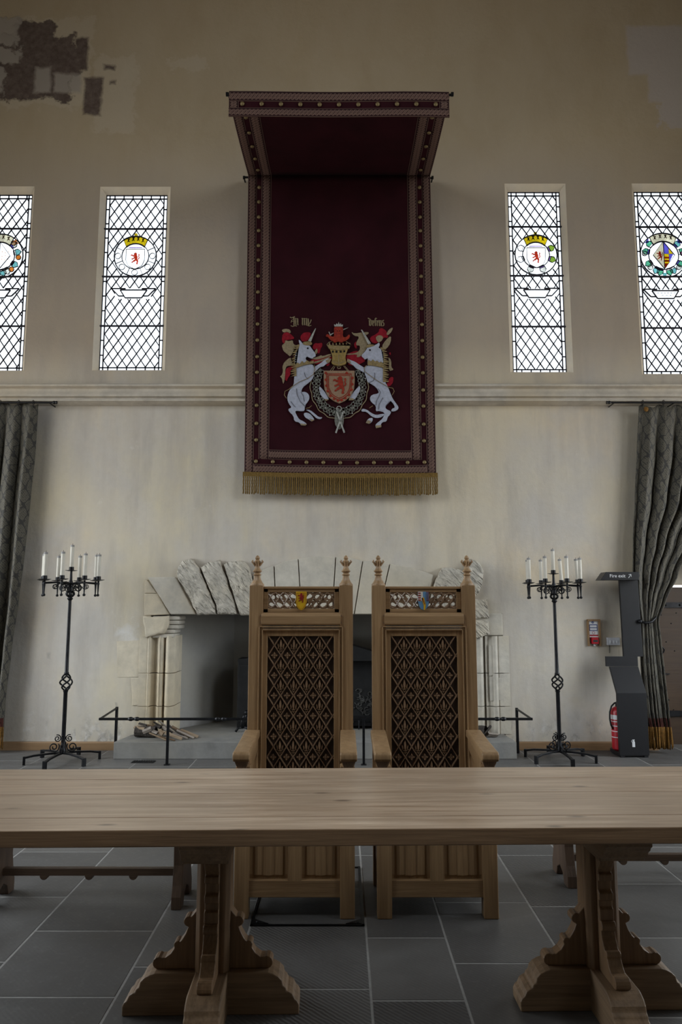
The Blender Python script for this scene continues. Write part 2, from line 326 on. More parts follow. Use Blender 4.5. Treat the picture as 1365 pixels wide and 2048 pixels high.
# ------------------------------------------------------------------ mesh builder
def wl(o):
    v = Vector((0, 0, 0))
    while o: v += o.location; o = o.parent
    return v
class MB:
    def __init__(s): s.b = bmesh.new(); s.uv = s.b.loops.layers.uv.new('UVMap')
    def face(s, vs, uv=None):
        try: f = s.b.faces.new(vs)
        except ValueError: return None
        if uv:
            for l, q in zip(f.loops, uv): l[s.uv].uv = q
        return f
    def v(s, p): return s.b.verts.new(p)
    def box(s, x0, x1, y0, y1, z0, z1, m=None):
        q = [Vector((x, y, z)) for z in (z0, z1) for y in (y0, y1) for x in (x0, x1)]
        if m is not None: q = [m @ a for a in q]
        w = [s.v(a) for a in q]
        for i in ((0, 2, 3, 1), (4, 5, 7, 6), (0, 1, 5, 4), (2, 6, 7, 3), (0, 4, 6, 2), (1, 3, 7, 5)): s.face([w[j] for j in i])
        return s
    def prism(s, pts, d):             # closed polygon (3-D, planar), extruded along vector d
        d = Vector(d); a = [s.v(p) for p in pts]; c = [s.v(Vector(p) + d) for p in pts]; n = len(pts)
        s.face(a); s.face(c[::-1])
        for i in range(n): s.face([a[i], c[i], c[(i + 1) % n], a[(i + 1) % n]])
        return s
    def tube(s, pts, r, n=8, close=False, cap=True):
        pts = [Vector(p) for p in pts]; N = len(pts); rs = r if isinstance(r, (list, tuple)) else [r] * N
        rings = []; up = None
        for i in range(N):
            if close: t = pts[(i + 1) % N] - pts[i - 1]
            else: t = pts[min(i + 1, N - 1)] - pts[max(i - 1, 0)]
            if t.length < 1e-9: t = Vector((0, 0, 1))
            t.normalize()
            if up is None:
                up = Vector((0, 0, 1)) if abs(t.z) < .9 else Vector((1, 0, 0))
            a = t.cross(up)
            if a.length < 1e-6: a = t.orthogonal()
            a.normalize(); up = a.cross(t).normalized(); b_ = up
            rings.append([s.v(pts[i] + (a * math.cos(2 * PI * k / n) + b_ * math.sin(2 * PI * k / n)) * rs[i]) for k in range(n)])
        for i in range(N if close else N - 1):
            A, B = rings[i], rings[(i + 1) % N]
            for k in range(n): s.face([A[k], A[(k + 1) % n], B[(k + 1) % n], B[k]])
        if cap and not close: s.face(rings[0][::-1]); s.face(rings[-1])
        return s
    def lathe(s, prof, c=(0, 0, 0), n=16, sq=False):     # prof: (r, z) list round the Z axis at c
        rings = []
        for r, z in prof:
            ph = PI / 4 if sq else 0
            rings.append([s.v((c[0] + r * math.cos(2 * PI * k / n + ph), c[1] + r * math.sin(2 * PI * k / n + ph), c[2] + z)) for k in range(n)])
        for A, B in zip(rings, rings[1:]):
            for k in range(n): s.face([A[k], A[(k + 1) % n], B[(k + 1) % n], B[k]])
        s.face(rings[0][::-1]); s.face(rings[-1]); return s
    def ball(s, c, r, n=10, sc=(1, 1, 1)):
        m = Matrix.Translation(c) @ Matrix.Diagonal((r * sc[0], r * sc[1], r * sc[2], 1))
        bmesh.ops.create_uvsphere(s.b, u_segments=n, v_segments=max(6, n // 2 + 2), radius=1, matrix=m); return s
    def build(s, name, mat, parent=None, loc=None, bevel=0., smooth=False, seg=2, angle=35):
        bmesh.ops.recalc_face_normals(s.b, faces=s.b.faces)
        off = wl(parent) if parent else Vector(loc) if loc is not None else Vector((0, 0, 0))
        for v in s.b.verts: v.co -= off
        me = bpy.data.meshes.new(name); s.b.to_mesh(me); s.b.free()
        if smooth:
            for p in me.polygons: p.use_smooth = True
        o = bpy.data.objects.new(name, me); COL.objects.link(o); me.materials.append(M[mat] if isinstance(mat, str) else mat)
        if parent: o.parent = parent
        else: o.location = off
        if bevel:
            k = o.modifiers.new('bevel', 'BEVEL'); k.width = bevel; k.segments = seg; k.limit_method = 'ANGLE'; k.angle_limit = math.radians(angle)
        if smooth == 'auto':
            me.set_sharp_from_angle(angle=math.radians(40))
        return o
def empty(name, loc):
    o = bpy.data.objects.new(name, None); o.location = loc; o.empty_display_size = .1; COL.objects.link(o); return o
def tag(o, label=None, cat=None, group=None, kind=None):
    if label: o['label'] = label
    if cat: o['category'] = cat
    if group: o['group'] = group
    if kind: o['kind'] = kind
    return o
def thing(name, loc, label, cat, group=None): return tag(empty(name, loc), label, cat, group)
def struct(o): o['kind'] = 'structure'; return o
def copy_tree(o, parent=None):
    c = o.copy(); COL.objects.link(c)
    if parent: c.parent = parent
    for ch in list(o.children): copy_tree(ch, c)
    return c
def arc(c, r, a0, a1, n=12, ax='XZ', rz=None):
    rz = rz or r; out = []
    for i in range(n + 1):
        a = a0 + (a1 - a0) * i / n
        p, q = r * math.cos(a), rz * math.sin(a)
        out.append((c[0] + p, c[1], c[2] + q) if ax == 'XZ' else (c[0] + p, c[1] + q, c[2]) if ax == 'XY' else (c[0], c[1] + p, c[2] + q))
    return out
def spiral(c, r0, r1, a0, a1, n=22, d=(1, 0, 0)):      # in the vertical plane that contains direction d
    d = Vector(d); return [Vector(c) + d * ((r0 + (r1 - r0) * i / n) * math.cos(a0 + (a1 - a0) * i / n)) + Vector((0, 0, (r0 + (r1 - r0) * i / n) * math.sin(a0 + (a1 - a0) * i / n))) for i in range(n + 1)]
LION = [(.42, .95), (.50, 1.), (.60, .97), (.66, .88), (.64, .78), (.70, .70), (.72, .58), (.70, .45), (.78, .36), (.80, .22), (.74, .12), (.78, .04), (.70, 0), (.60, .02), (.62, .12), (.66, .22), (.60, .30), (.52, .30),
        (.44, .22), (.34, .22), (.26, .14), (.14, .14), (.16, .22), (.24, .24), (.32, .34), (.44, .40), (.46, .50), (.36, .48), (.24, .40), (.12, .44), (.16, .50), (.26, .52), (.38, .60), (.40, .66), (.28, .66), (.16, .74), (.06, .70),
        (.06, .80), (.16, .84), (.30, .78), (.42, .78), (.36, .82), (.34, .88)]
LTAIL = [(.74, .40), (.88, .46), (.92, .58), (.86, .68), (.92, .80), (.85, .90), (.78, .84), (.82, .78), (.78, .68), (.83, .58), (.82, .52), (.74, .48)]
def lion(mb, x, z, w, h, Y, d):       # lower-left corner x,z on the plane Y, raised by d towards the viewer
    for poly in (LION, LTAIL): mb.prism([(x + a * w, Y, z + c * h) for a, c in poly], (0, -d, 0))
    return mb
# ------------------------------------------------------------------ the hall itself
def holed(name, mat, span, holes, mapf, thick):
    """thick wall with rectangular holes; span/holes = (a0,a1,z0,z1); mapf(a, z, depth) -> point"""
    A = sorted({span[0], span[1]} | {h[0] for h in holes} | {h[1] for h in holes}); Zs = sorted({span[2], span[3]} | {h[2] for h in holes} | {h[3] for h in holes})
    mb = MB()
    inside = lambda a, z: any(h[0] - 1e-6 < a < h[1] + 1e-6 and h[2] - 1e-6 < z < h[3] + 1e-6 for h in holes)
    for a0, a1 in zip(A, A[1:]):
        for z0, z1 in zip(Zs, Zs[1:]):
            if inside((a0 + a1) / 2, (z0 + z1) / 2): continue
            for d in (0, thick): mb.face([mb.v(mapf(a, z, d)) for a, z in ((a0, z0), (a1, z0), (a1, z1), (a0, z1))])
    for h in list(holes) + [span]:
        for p, q in (((h[0], h[2]), (h[1], h[2])), ((h[1], h[2]), (h[1], h[3])), ((h[1], h[3]), (h[0], h[3])), ((h[0], h[3]), (h[0], h[2]))):
            mb.face([mb.v(mapf(*p, 0)), mb.v(mapf(*q, 0)), mb.v(mapf(*q, thick)), mb.v(mapf(*p, thick))])
    bmesh.ops.remove_doubles(mb.b, verts=mb.b.verts, dist=1e-5)
    return struct(mb.build(name, mat))
FX0, FX1, FZ1 = -2.05, 1.74, 1.425            # fireplace opening
DX0, DX1, DZ1 = 3.36, 4.55, 1.95              # door opening
holes = [(WINS[k][0] - WINS[k][1], WINS[k][0] + WINS[k][1], WZ[k][0], WZ[k][1]) for k in WINS]
holes += [(FX0, FX1, -.2, FZ1), (DX0, DX1, -.2, DZ1)]
holed('wall_back', 'wall', (-SIDE_X - .5, SIDE_X + .5, -.3, CEIL_Z), holes, lambda a, z, d: (a, WALL_Y + d, z), WTH)
for side, nm in (('L', 'wall_left'), ('R', 'wall_right')):
    sg = -1 if side == 'L' else 1
    holed(nm, 'wall2', (END_Y - .5, WALL_Y, -.3, CEIL_Z), [h[1:] for h in BAYS if h[0] == side], lambda a, z, d, sg=sg: (sg * (SIDE_X + d), a, z), .5)
holed('wall_front', 'wall2', (-SIDE_X, SIDE_X, -.3, CEIL_Z), [h[1:] for h in BAYS if h[0] == 'F'], lambda a, z, d: (a, END_Y - d, z), .5)
mb = MB(); mb.box(-SIDE_X - .6, SIDE_X + .6, END_Y - .6, WALL_Y + WTH, CEIL_Z, CEIL_Z + .3)
for i in range(9): mb.box(-SIDE_X, SIDE_X, END_Y + 1 + i * 2.3, END_Y + 1.3 + i * 2.3, CEIL_Z - .5, CEIL_Z)
struct(mb.build('ceiling', 'roof'))
# mullions of the unseen side windows
wn = 5
for w, a0, a1, z0, z1 in BAYS:
    mb = MB(); n = 2 if a1 - a0 > 2.5 else 1
    f = (lambda a, d: ((-SIDE_X - d), a)) if w == 'L' else (lambda a, d: ((SIDE_X + d), a)) if w == 'R' else (lambda a, d: (a, END_Y - d))
    def bar(aa, ab, za, zb):
        p, q = f(aa, .2), f(ab, .32)
        mb.box(min(p[0], q[0]), max(p[0], q[0]), min(p[1], q[1]), max(p[1], q[1]), za, zb)
    for i in range(1, n + 1):
        a = a0 + (a1 - a0) * i / (n + 1); bar(a - .05, a + .05, z0, z1)
    for z in (z0 + (z1 - z0) * .36, z0 + (z1 - z0) * .7): bar(a0, a1, z - .05, z + .05)
    struct(mb.build('window_%d' % wn, 'sill')); wn += 1

# floor: flagstones with pale joints
cols = [-1.432, -.875, -.432, .117, .48, .957, 1.338, 1.878]
while cols[0] > -SIDE_X - .3: cols.insert(0, cols[0] - random.choice((.46, .55, .62)))
while cols[-1] < SIDE_X + .3: cols.append(cols[-1] + random.choice((.46, .54, .62)))
known = {-1.432: [3.04, 3.62, 4.47, 5.2], -.875: [2.55, 3.28, 3.98, 4.9], -.432: [2.3, 3.1, 3.672, 4.66], .117: [2.2, 3.015, 3.55, 4.66], .48: [2.5, 3.31, 3.95, 4.66], .957: [2.9, 3.9, 4.66], 1.338: [3.05, 3.55, 4.2, 4.9]}
tool = {(-.432, 3.1), (-1.432, 2.3), (.957, 3.9), (.117, 2.2), (-.432, 2.3)}
fl = bmesh.new(); data = []
def slab(x0, x1, y0, y1, t, tl):
    g = .0052; vs = []
    for z, q in ((0, g + .001), (-.0025, g), (-.06, g)):
        vs.append([fl.verts.new((x, y, z)) for x, y in ((x0 + q, y0 + q), (x1 - q, y0 + q), (x1 - q, y1 - q), (x0 + q, y1 - q))])
    fs = [fl.faces.new(vs[0])]
    for a, b in zip(vs, vs[1:]):
        for k in range(4): fs.append(fl.faces.new([a[k], b[k], b[(k + 1) % 4], a[(k + 1) % 4]]))
    data.extend([(t, tl)] * len(fs))
YMAX = WALL_Y + WTH + 1.0
for x0, x1 in zip(cols, cols[1:]):
    ys = [y for y in known.get(round(x0, 3), [])]
    if not ys: ys = [random.uniform(2.2, 3)]
    while ys[0] > END_Y: ys.insert(0, ys[0] - random.choice((.55, .8, 1.)))
    while ys[-1] < YMAX: ys.append(ys[-1] + random.choice((.5, .7, .9)))
    for y0, y1 in zip(ys, ys[1:]):
        tl = 1. if ((round(x0, 3), round(y0, 3)) in tool or random.random() < .05) else .12
        slab(x0, x1, y0, min(y1, YMAX), random.random(), tl)
me = bpy.data.meshes.new('floor'); fl.to_mesh(me); fl.free()
a1 = me.attributes.new('tone', 'FLOAT', 'FACE'); a2 = me.attributes.new('tooled', 'FLOAT', 'FACE')
a1.data.foreach_set('value', [d[0] for d in data]); a2.data.foreach_set('value', [d[1] for d in data])
me.materials.append(M['floor']); fo = struct(bpy.data.objects.new('floor', me)); COL.objects.link(fo)
mb = MB(); mb.box(-SIDE_X - .5, SIDE_X + .5, END_Y - .5, YMAX, -.3, -.0012)
jo = mb.build('floor_joints', 'grout', fo)

# string course (moulded stone band under the windows)
prof = [(0, 3.955), (-.085, 3.945), (-.10, 3.93), (-.10, 3.912), (-.05, 3.895), (-.06, 3.86), (-.085, 3.82), (-.085, 3.80), (-.055, 3.79), (-.055, 3.768), (-.115, 3.758), (-.12, 3.738), (-.03, 3.715), (0, 3.71)]
prof = [(y, z + .012) for y, z in prof]
mb = MB(); mb.prism([(-SIDE_X, WALL_Y + y, z) for y, z in prof], (2 * SIDE_X, 0, 0)); struct(mb.build('trim_1', 'course', bevel=.006))
# oak skirting, left and right of the hearth
for nm, x0, x1 in (('baseboard_left', -SIDE_X, -2.28), ('baseboard_right', 1.76, DX0 - .02)):
    mb = MB(); mb.prism([(x0, WALL_Y, 0), (x0, WALL_Y - .022, 0), (x0, WALL_Y - .022, .075), (x0, WALL_Y - .014, .088), (x0, WALL_Y, .088)], (x1 - x0, 0, 0))
    struct(mb.build(nm, 'skirt', bevel=.002))

# ------------------------------------------------------------------ leaded windows
def strip(mb, p, q, w, Y, d=.010):
    p = Vector(p); q = Vector(q); t = q - p
    if t.length < 1e-5: return
    n = Vector((-t.y, t.x)).normalized() * w / 2
    mb.prism([(a.x, Y, a.y) for a in (p + n, q + n, q - n, p - n)], (0, -d, 0))
def pline(mb, pts, w, Y, d=.010):
    for a, b in zip(pts, pts[1:]): strip(mb, a, b, w, Y, d)
def circ(cx, cz, r, a0=0, a1=2 * PI, n=28, rz=None): return [(cx + r * math.cos(a0 + (a1 - a0) * i / n), cz + (rz or r) * math.sin(a0 + (a1 - a0) * i / n)) for i in range(n + 1)]
def window(k):
    cx, hw = WINS[k]; z0, z1 = WZ[k]; PY = WALL_Y + .085; sw = .05
    # splayed stone reveal
    mb = MB(); o = [(cx - hw, z0), (cx + hw, z0), (cx + hw, z1), (cx - hw, z1)]
    i_ = [(cx - hw + sw, z0 + .03), (cx + hw - sw, z0 + .03), (cx + hw - sw, z1 - .06), (cx - hw + sw, z1 - .06)]
    A = [mb.v((x, WALL_Y - .003, z)) for x, z in o]; B = [mb.v((x, WALL_Y + .07, z)) for x, z in i_]; C = [mb.v((x, WALL_Y + .10, z)) for x, z in i_]; D = [mb.v((x, WALL_Y + .10, z)) for x, z in o]
    for L in ((A, B), (B, C), (C, D), (D, A)):
        for j in range(4): mb.face([L[0][j], L[0][(j + 1) % 4], L[1][(j + 1) % 4], L[1][j]])
    root = struct(mb.build('window_%d' % k, 'sill', loc=(cx, WALL_Y, z0)))
    w = hw - sw; zb, zt = z0 + .03, z1 - .06
    mb = MB(); mb.box(cx - w, cx + w, PY - .002, PY + .002, zb, zt); mb.build('glass_pane', 'glass', root)
    bw, bt = .042, .046
    ix0, ix1, iz0, iz1 = cx - w + bw, cx + w - bw, zb + .03, zt - bt
    H = zt - zb
    rc = (cx + .005, zb + H * .645); R = .245 if k in (2, 3) else .272
    lab = zb + H * .43                      # centre height of the name scroll
    lx = .155
    def blocked(x, z):
        if (x - rc[0]) ** 2 + (z - rc[1]) ** 2 < R * R: return True
        return abs(x - cx) < lx + .06 and abs(z - lab) < .058 and (abs(x - cx) < lx + .10 - (lab + .05 - z) * .6)
    mb = MB(); L = .0130
    for a, b in (((ix0, zb), (ix0, zt)), ((ix1, zb), (ix1, zt)), ((cx - w, iz1), (cx + w, iz1)), ((cx - w, iz0), (cx + w, iz0)), ((cx - w, zt - .004), (cx + w, zt - .004)), ((cx - w + .003, zb), (cx - w + .003, zt)), ((cx + w - .003, zb), (cx + w - .003, zt))): strip(mb, a, b, L, PY - .002)
    n = 7; dx_ = .1065
    for j in range(n):
        x = ix0 + dx_ * (j + .55)
        if x > ix1 - .02: continue
        strip(mb, (x, iz1), (x, zt), L, PY - .002); strip(mb, (x, zb), (x, iz0), L, PY - .002)
    m = 12
    for j in range(1, m):
        z = zb + H * j / m
        strip(mb, (cx - w, z), (ix0, z), L, PY - .002); strip(mb, (ix1, z), (cx + w, z), L, PY - .002)
    dx = .1065; dz = .157; zc = iz1; xc = ix0 + dx_ * .55
    for sgn in (1, -1):
        for j in range(-30, 30):
            # line: x = xc + j*dx + sgn*(z - zc)*dx/dz
            run = None; N = 220
            for q in range(N + 1):
                z = iz0 + (iz1 - iz0) * q / N; x = xc + j * dx + sgn * (z - zc) * dx / dz
                ok = ix0 <= x <= ix1 and not blocked(x, z)
                if ok:
                    if run is None: run = [(x, z), (x, z)]
                    else: run[1] = (x, z)
                if run and (not ok or q == N): strip(mb, run[0], run[1], L * .85, PY - .002); run = None
    r2 = R * .64
    pline(mb, circ(*rc, R), L, PY - .002); pline(mb, circ(*rc, r2), L * .7, PY - .002)
    # name scroll
    pts = [(cx - lx, lab + .045), (cx + lx, lab + .045), (cx + lx - .06, lab - .05), (cx - lx + .06, lab - .05), (cx - lx, lab + .045)]
    pline(mb, pts, L, PY - .002)
    for s_ in (-1, 1):
        pline(mb, [(cx + s_ * lx * .6, lab + .062), (cx + s_ * (lx + .10), lab + .062), (cx + s_ * (lx + .015), lab - .028), (cx + s_ * (lx - .045), lab - .028)], L, PY - .002)
    mb.build('lead_cames', 'lead', root)
    for j, fz in enumerate((.795, .53, .238)):
        z = zb + H * [.80, .525, .245][j]
        mb = MB(); mb.box(cx - w - .01, cx + w + .01, PY - .026, PY - .012, z - .009, z + .009); mb.build('saddle_bar', 'lead', root)
    def g(name, poly, col, d=0): mb = MB(); mb.prism([(x, PY - .004 - d, z) for x, z in poly], (0, -.004, 0)); return mb.build(name, 'g_' + col, root)
    # painted crown over the shield
    top = .238 if k in (2, 3) else .272
    cw, ch = .155, .115
    zt_ = rc[1] + (R - .02)
    arcp = [(rc[0] + math.sin(a) * R * 1.0, rc[1] + math.cos(a) * R * 1.0) for a in [(-.62 + 1.24 * i / 12) for i in range(13)]]
    arci = [(rc[0] + math.sin(a) * R * .60, rc[1] + math.cos(a) * R * .60) for a in [(.78 - 1.56 * i / 12) for i in range(13)]]
    g('painted_crown', arcp + arci, 'yellow' if k in (2, 3) else 'cream')
    for a in (-.42, -.14, .14, .42):
        c = (rc[0] + math.sin(a) * R * .84, rc[1] + math.cos(a) * R * .84)
        g('crown_shading', [(c[0] - .016, c[1] - .02), (c[0] - .006, c[1] + .008), (c[0] - .018, c[1] + .026), (c[0] + .018, c[1] + .026), (c[0] + .006, c[1] + .008), (c[0] + .016, c[1] - .02), (c[0], c[1] - .008)], 'brown', .005)
    if k in (2, 3): g('crown_orb', circ(rc[0], rc[1] + R * 1.07, .02, n=12)[:-1], 'yellow', .004)
    mb = MB(); pline(mb, arcp, .006, PY - .009); pline(mb, arci, .006, PY - .009); strip(mb, arcp[0], arci[-1], .005, PY - .009); strip(mb, arcp[-1], arci[0], .005, PY - .009); mb.build('lead_outline', 'lead', root)
    if k in (2, 3):
        sh = [(rc[0] - .108, rc[1] + .085), (rc[0] + .108, rc[1] + .085), (rc[0] + .108, rc[1] - .05), (rc[0] + .08, rc[1] - .12), (rc[0], rc[1] - .16), (rc[0] - .08, rc[1] - .12), (rc[0] - .108, rc[1] - .05)]
        mb = MB(); pline(mb, sh + sh[:1], .004, PY - .006); mb.build('shield_outline', 'lead', root)
        mb = MB(); lion(mb, rc[0] - .06, rc[1] - .10, .12, .145, PY - .006, .003); mb.build('painted_lion', 'g_red', root)
        g('crown_band', [(rc[0] - .085, rc[1] + .098), (rc[0] + .085, rc[1] + .098), (rc[0] + .07, rc[1] + .108), (rc[0] - .07, rc[1] + .108)], 'purple', .005)
    else:
        lz = [(rc[0], rc[1] + .17), (rc[0] + .125, rc[1]), (rc[0], rc[1] - .17), (rc[0] - .125, rc[1])]
        mb = MB(); pline(mb, lz + lz[:1], .005, PY - .009); strip(mb, lz[0], lz[2], .006, PY - .009); mb.build('shield_outline', 'lead', root)
        g('painted_field', [lz[0], lz[2], lz[3]], 'pale' if k == 1 else 'cream')
        mb = MB(); lion(mb, rc[0] - .088, rc[1] - .065, .085, .115, PY - .009, .003); mb.build('painted_lion', 'g_red', root)
        if k == 4:
            g('painted_field', [(rc[0], rc[1] + .17), (rc[0] + .062, rc[1] + .085), (rc[0] + .062, rc[1] + .02), (rc[0], rc[1] + .02)], 'blue')
            g('painted_field', [(rc[0] + .062, rc[1] + .085), (rc[0] + .115, rc[1] + .02), (rc[0] + .062, rc[1] + .02)], 'yellow')
            g('painted_field', [(rc[0] + .062, rc[1] + .02), (rc[0] + .115, rc[1] + .02), (rc[0] + .062, rc[1] - .085)], 'blue')
            g('painted_field', [(rc[0], rc[1] + .02), (rc[0] + .062, rc[1] + .02), (rc[0] + .062, rc[1] - .085), (rc[0], rc[1] - .17)], 'yellow')
            for q in (0, 1): g('painted_bar', [(rc[0] + .004, rc[1] - .02 - q * .04), (rc[0] + .06, rc[1] - .02 - q * .04), (rc[0] + .06, rc[1] - .04 - q * .04), (rc[0] + .004, rc[1] - .04 - q * .04)], 'red', .005)
            g('painted_field', [(rc[0], rc[1] - .10), (rc[0] + .05, rc[1] - .10), (rc[0], rc[1] - .168)], 'red', .005)
        else:
            for q in range(9): g('painted_spot', circ(rc[0] + .03 + .035 * (q % 3), rc[1] + .05 - .045 * (q // 3) - .01 * (q % 2), .005, n=8)[:-1], 'orange', .005)
    # wreath pieces round the shield
    rm = R * .82; out = MB()
    def medal(a, r, col):
        c = (rc[0] + rm * math.cos(a), rc[1] + rm * math.sin(a)); pl = circ(*c, r, n=14)
        pline(out, pl, .005, PY - .009)
        if col: g('wreath_medallion', pl[:-1], col)
    def acorn(a, col, cup):
        d = Vector((math.cos(a), math.sin(a))); t = Vector((-d.y, d.x)); c = Vector(rc) + d * (R * .70)
        leaf = [c + t * .034, c + d * .035 + t * .036, c + d * .068, c + d * .035 - t * .036, c - t * .034]; cu = [c + t * .03, c - t * .03, c - t * .026 - d * .024, c + t * .026 - d * .024]
        for pl, cc in ((leaf, col), (cu, cup)):
            pline(out, [tuple(q) for q in pl] + [tuple(pl[0])], .005, PY - .009)
            if cc: g('wreath_leaf', [tuple(q) for q in pl], cc)
    if k == 2:
        for a in (180, 222, 270, 318, 0): medal(math.radians(a), .034, None)
        for a in (155, 203, 248, 292, 338, 25): strip(out, (rc[0] + r2 * math.cos(math.radians(a)), rc[1] + r2 * math.sin(math.radians(a))), (rc[0] + R * math.cos(math.radians(a)), rc[1] + R * math.sin(math.radians(a))), .005, PY - .009)
    elif k == 3:
        for a, c, u in ((24, 'lime', 'purple'), (-18, 'lime', 'purple'), (156, None, None), (198, None, None), (248, 'pale', 'purple'), (292, 'pale', 'purple')): acorn(math.radians(a), c, u)
    else:
        cc = ['aqua', 'pale', 'aqua'] if k == 1 else ['green', 'aqua', 'green']
        for i, a in enumerate((-150, -118, -75, -105, -62, -30, 12, 40, 140, 168)): acorn(math.radians(a), cc[i % 3], 'blue' if i % 2 else None)
        for a in ((45, -5, -48, 185, 228) if k == 1 else (5, -42, 222, 175)):
            medal(math.radians(a), .03, 'orange' if k == 1 else ('pink' if a == 5 else 'pale'))
        g('wreath_tie', [(rc[0] - .03, rc[1] - R * .78), (rc[0] + .03, rc[1] - R * .78), (rc[0], rc[1] - R * 1.08)], 'aqua')
        for s_ in (-1, 1): g('wreath_ribbon', [(rc[0] + s_ * R * .62, rc[1] + R * .55), (rc[0] + s_ * R * .80, rc[1] + R * .55), (rc[0] + s_ * R * .62, rc[1] + R * .76)], 'blue' if k == 4 else 'orange', .004)
    out.build('wreath_outline', 'lead', root)
    if k == 4:      # faint handwriting on the scroll (a few pen strokes)
        mb = MB()
        for r_, (xa, xb) in enumerate(((-.10, .10), (-.05, .05))):
            x = xa
            while x < xb:
                ln = random.uniform(.02, .045); pts = [(cx + x + ln * t / 6, lab + .018 - r_ * .03 + .006 * math.sin(t * 2.6)) for t in range(7)]; pline(mb, pts, .0035, PY - .004, .003); x += ln + .012
        mb.build('scroll_writing', 'g_grey', root)
for k in WINS: window(k)

# ------------------------------------------------------------------ door at the right
mb = MB(); mb.box(DX0 - .02, DX1 + .02, WALL_Y + .32, WALL_Y + .38, -.01, 1.715)
door = struct(mb.build('door_1', 'door'))
mb = MB(); mb.box(DX0 - .01, DX1 + .01, WALL_Y + .298, WALL_Y + .322, P(1350, 1210, 8.2)[2] - .03, P(1350, 1210, 8.2)[2] + .03)
for i in range(7): mb.ball((DX0 + .12 + i * .16, WALL_Y + .297, P(1350, 1210, 8.2)[2]), .012, 8)
mb.build('iron_strap', 'iron', door)
mb = MB(); mb.box(DX0 - .01, DX1 + .01, WALL_Y + .298, WALL_Y + .322, .30, .36); mb.build('iron_strap', 'iron', door)
p = P(1322, 1300, WALL_Y + .3); mb = MB(); mb.tube(arc((p[0], WALL_Y + .29, p[2]), .035, 0, 2 * PI, 16), .008, 6); mb.build('ring_handle', 'iron', door)
p = P(1332, 1348, WALL_Y + .3); mb = MB(); mb.box(p[0] - .04, p[0] + .05, WALL_Y + .30, WALL_Y + .318, p[2] - .006, p[2] + .006); mb.build('latch', 'iron', door)
mb = MB()
for x, y in ((1325, 1230), (1345, 1247), (1335, 1284), (1352, 1302), (1340, 1400), (1355, 1226), (1328, 1385), (1350, 1420)):
    p = P(x, y, WALL_Y + .3); mb.ball((p[0], WALL_Y + .319, p[2]), .007, 6)
mb.build('nail_heads', 'iron', door)
mb = MB(); mb.box(DX0 - .02, DX1 + .02, WALL_Y + .28, WALL_Y + .66, 1.745, 1.99); mb.box(DX0 - .06, DX0, WALL_Y + WTH, WALL_Y + .5, -.01, 1.99); mb.box(DX1, DX1 + .06, WALL_Y + WTH, WALL_Y + .5, -.01, 1.99); mb.box(DX0 - .06, DX1 + .06, WALL_Y + WTH, WALL_Y + .5, DZ1, DZ1 + .06); struct(mb.build('trim_2', 'wall2'))
# ------------------------------------------------------------------ fireplace
HZ, HY = .165, 7.46                       # hearth top and front
fp = thing('fireplace', (-.16, WALL_Y, 0), 'large cream stone fireplace with rough-hewn lintel blocks behind the two thrones', 'fireplace')
def block(name, pts, Y, dep, mat, bev=.012):
    mb = MB(); mb.prism([P(x, y, WALL_Y) for x, y in pts], (0, -dep, 0))
    for v in mb.b.verts: v.co.y += Y
    return mb.build(name, mat, fp, bevel=bev, seg=3)
def rock(name, pts, dep, mat='rough', seed=0):
    """voussoir with a bulging, tooled face"""
    rnd = random.Random(seed); mb = MB(); w = [Vector(P(x, y, WALL_Y)) for x, y in pts]; c = sum(w, Vector()) / len(w)
    dense = []
    for a, b in zip(w, w[1:] + w[:1]):
        n = max(1, int((b - a).length / .045))
        dense += [a.lerp(b, i / n) + Vector((rnd.uniform(-.006, .006), 0, rnd.uniform(-.006, .006))) for i in range(n)]
    rings = []
    for k, (s_, d) in enumerate(((1, .04), (1, -dep * .55), (.965, -dep * .85), (.90, -dep), (.72, -dep * 1.1), (.5, -dep * 1.12), (.25, -dep * 1.14))):
        rings.append([mb.v((c.x + (p.x - c.x) * s_, WALL_Y + d + (rnd.uniform(-.006, .006) if k > 2 else 0), c.z + (p.z - c.z) * s_)) for p in dense])
    n = len(dense)
    for A, B in zip(rings, rings[1:]):
        for i in range(n): mb.face([A[i], A[(i + 1) % n], B[(i + 1) % n], B[i]])
    mb.face(rings[-1]); mb.face(rings[0][::-1])
    return mb.build(name, mat, fp, smooth=True)
cv = lambda L, ox=180, oy=1060, s=4.55: [(ox + x / s, oy + y / s) for x, y in L]
block('voussoir', cv([(532, 430), (790, 428), (972, 768), (742, 768)]), 0, .045, 'ashlar_grey')
block('quoin_stone', cv([(500, 452), (524, 452), (612, 575), (500, 575)]), 0, .012, 'ashlar', .006)
block('quoin_stone', cv([(500, 582), (622, 582), (732, 770), (500, 778)]), 0, .022, 'ashlar', .01)
rock('rough_voussoir', cv([(815, 345), (850, 278), (940, 262), (1000, 345), (1150, 690), (1160, 765), (985, 772), (905, 600), (800, 420)]), .085, seed=1)
rock('rough_voussoir', cv([(1012, 345), (1080, 300), (1185, 275), (1222, 370), (1335, 690), (1345, 768), (1168, 768), (1158, 690)]), .08, seed=2)
rock('rough_voussoir', cv([(1045, 225), (1100, 197), (1225, 190), (1270, 255), (1305, 385), (1345, 680), (1190, 684), (1062, 300)], 220, 1080), .08, seed=3)
flat = [(506, 516), (549, 553), (597, 604), (672, 665), (726, 709), (780, 757), (868, 850)]
tops = [1152, 1132, 1118, 1114, 1122, 1128, 1150]
for i in range(6):
    (a, a2), (b, b2) = flat[i], flat[i + 1]
    block('voussoir', [(a + 1, tops[i]), ((a + b) / 2, (tops[i] + tops[i + 1]) / 2 - 3), (b - 1, tops[i + 1]), (b2 - 1, 1228), (a2 + 1, 1228)], 0, .035, 'ashlar_grey', .008)
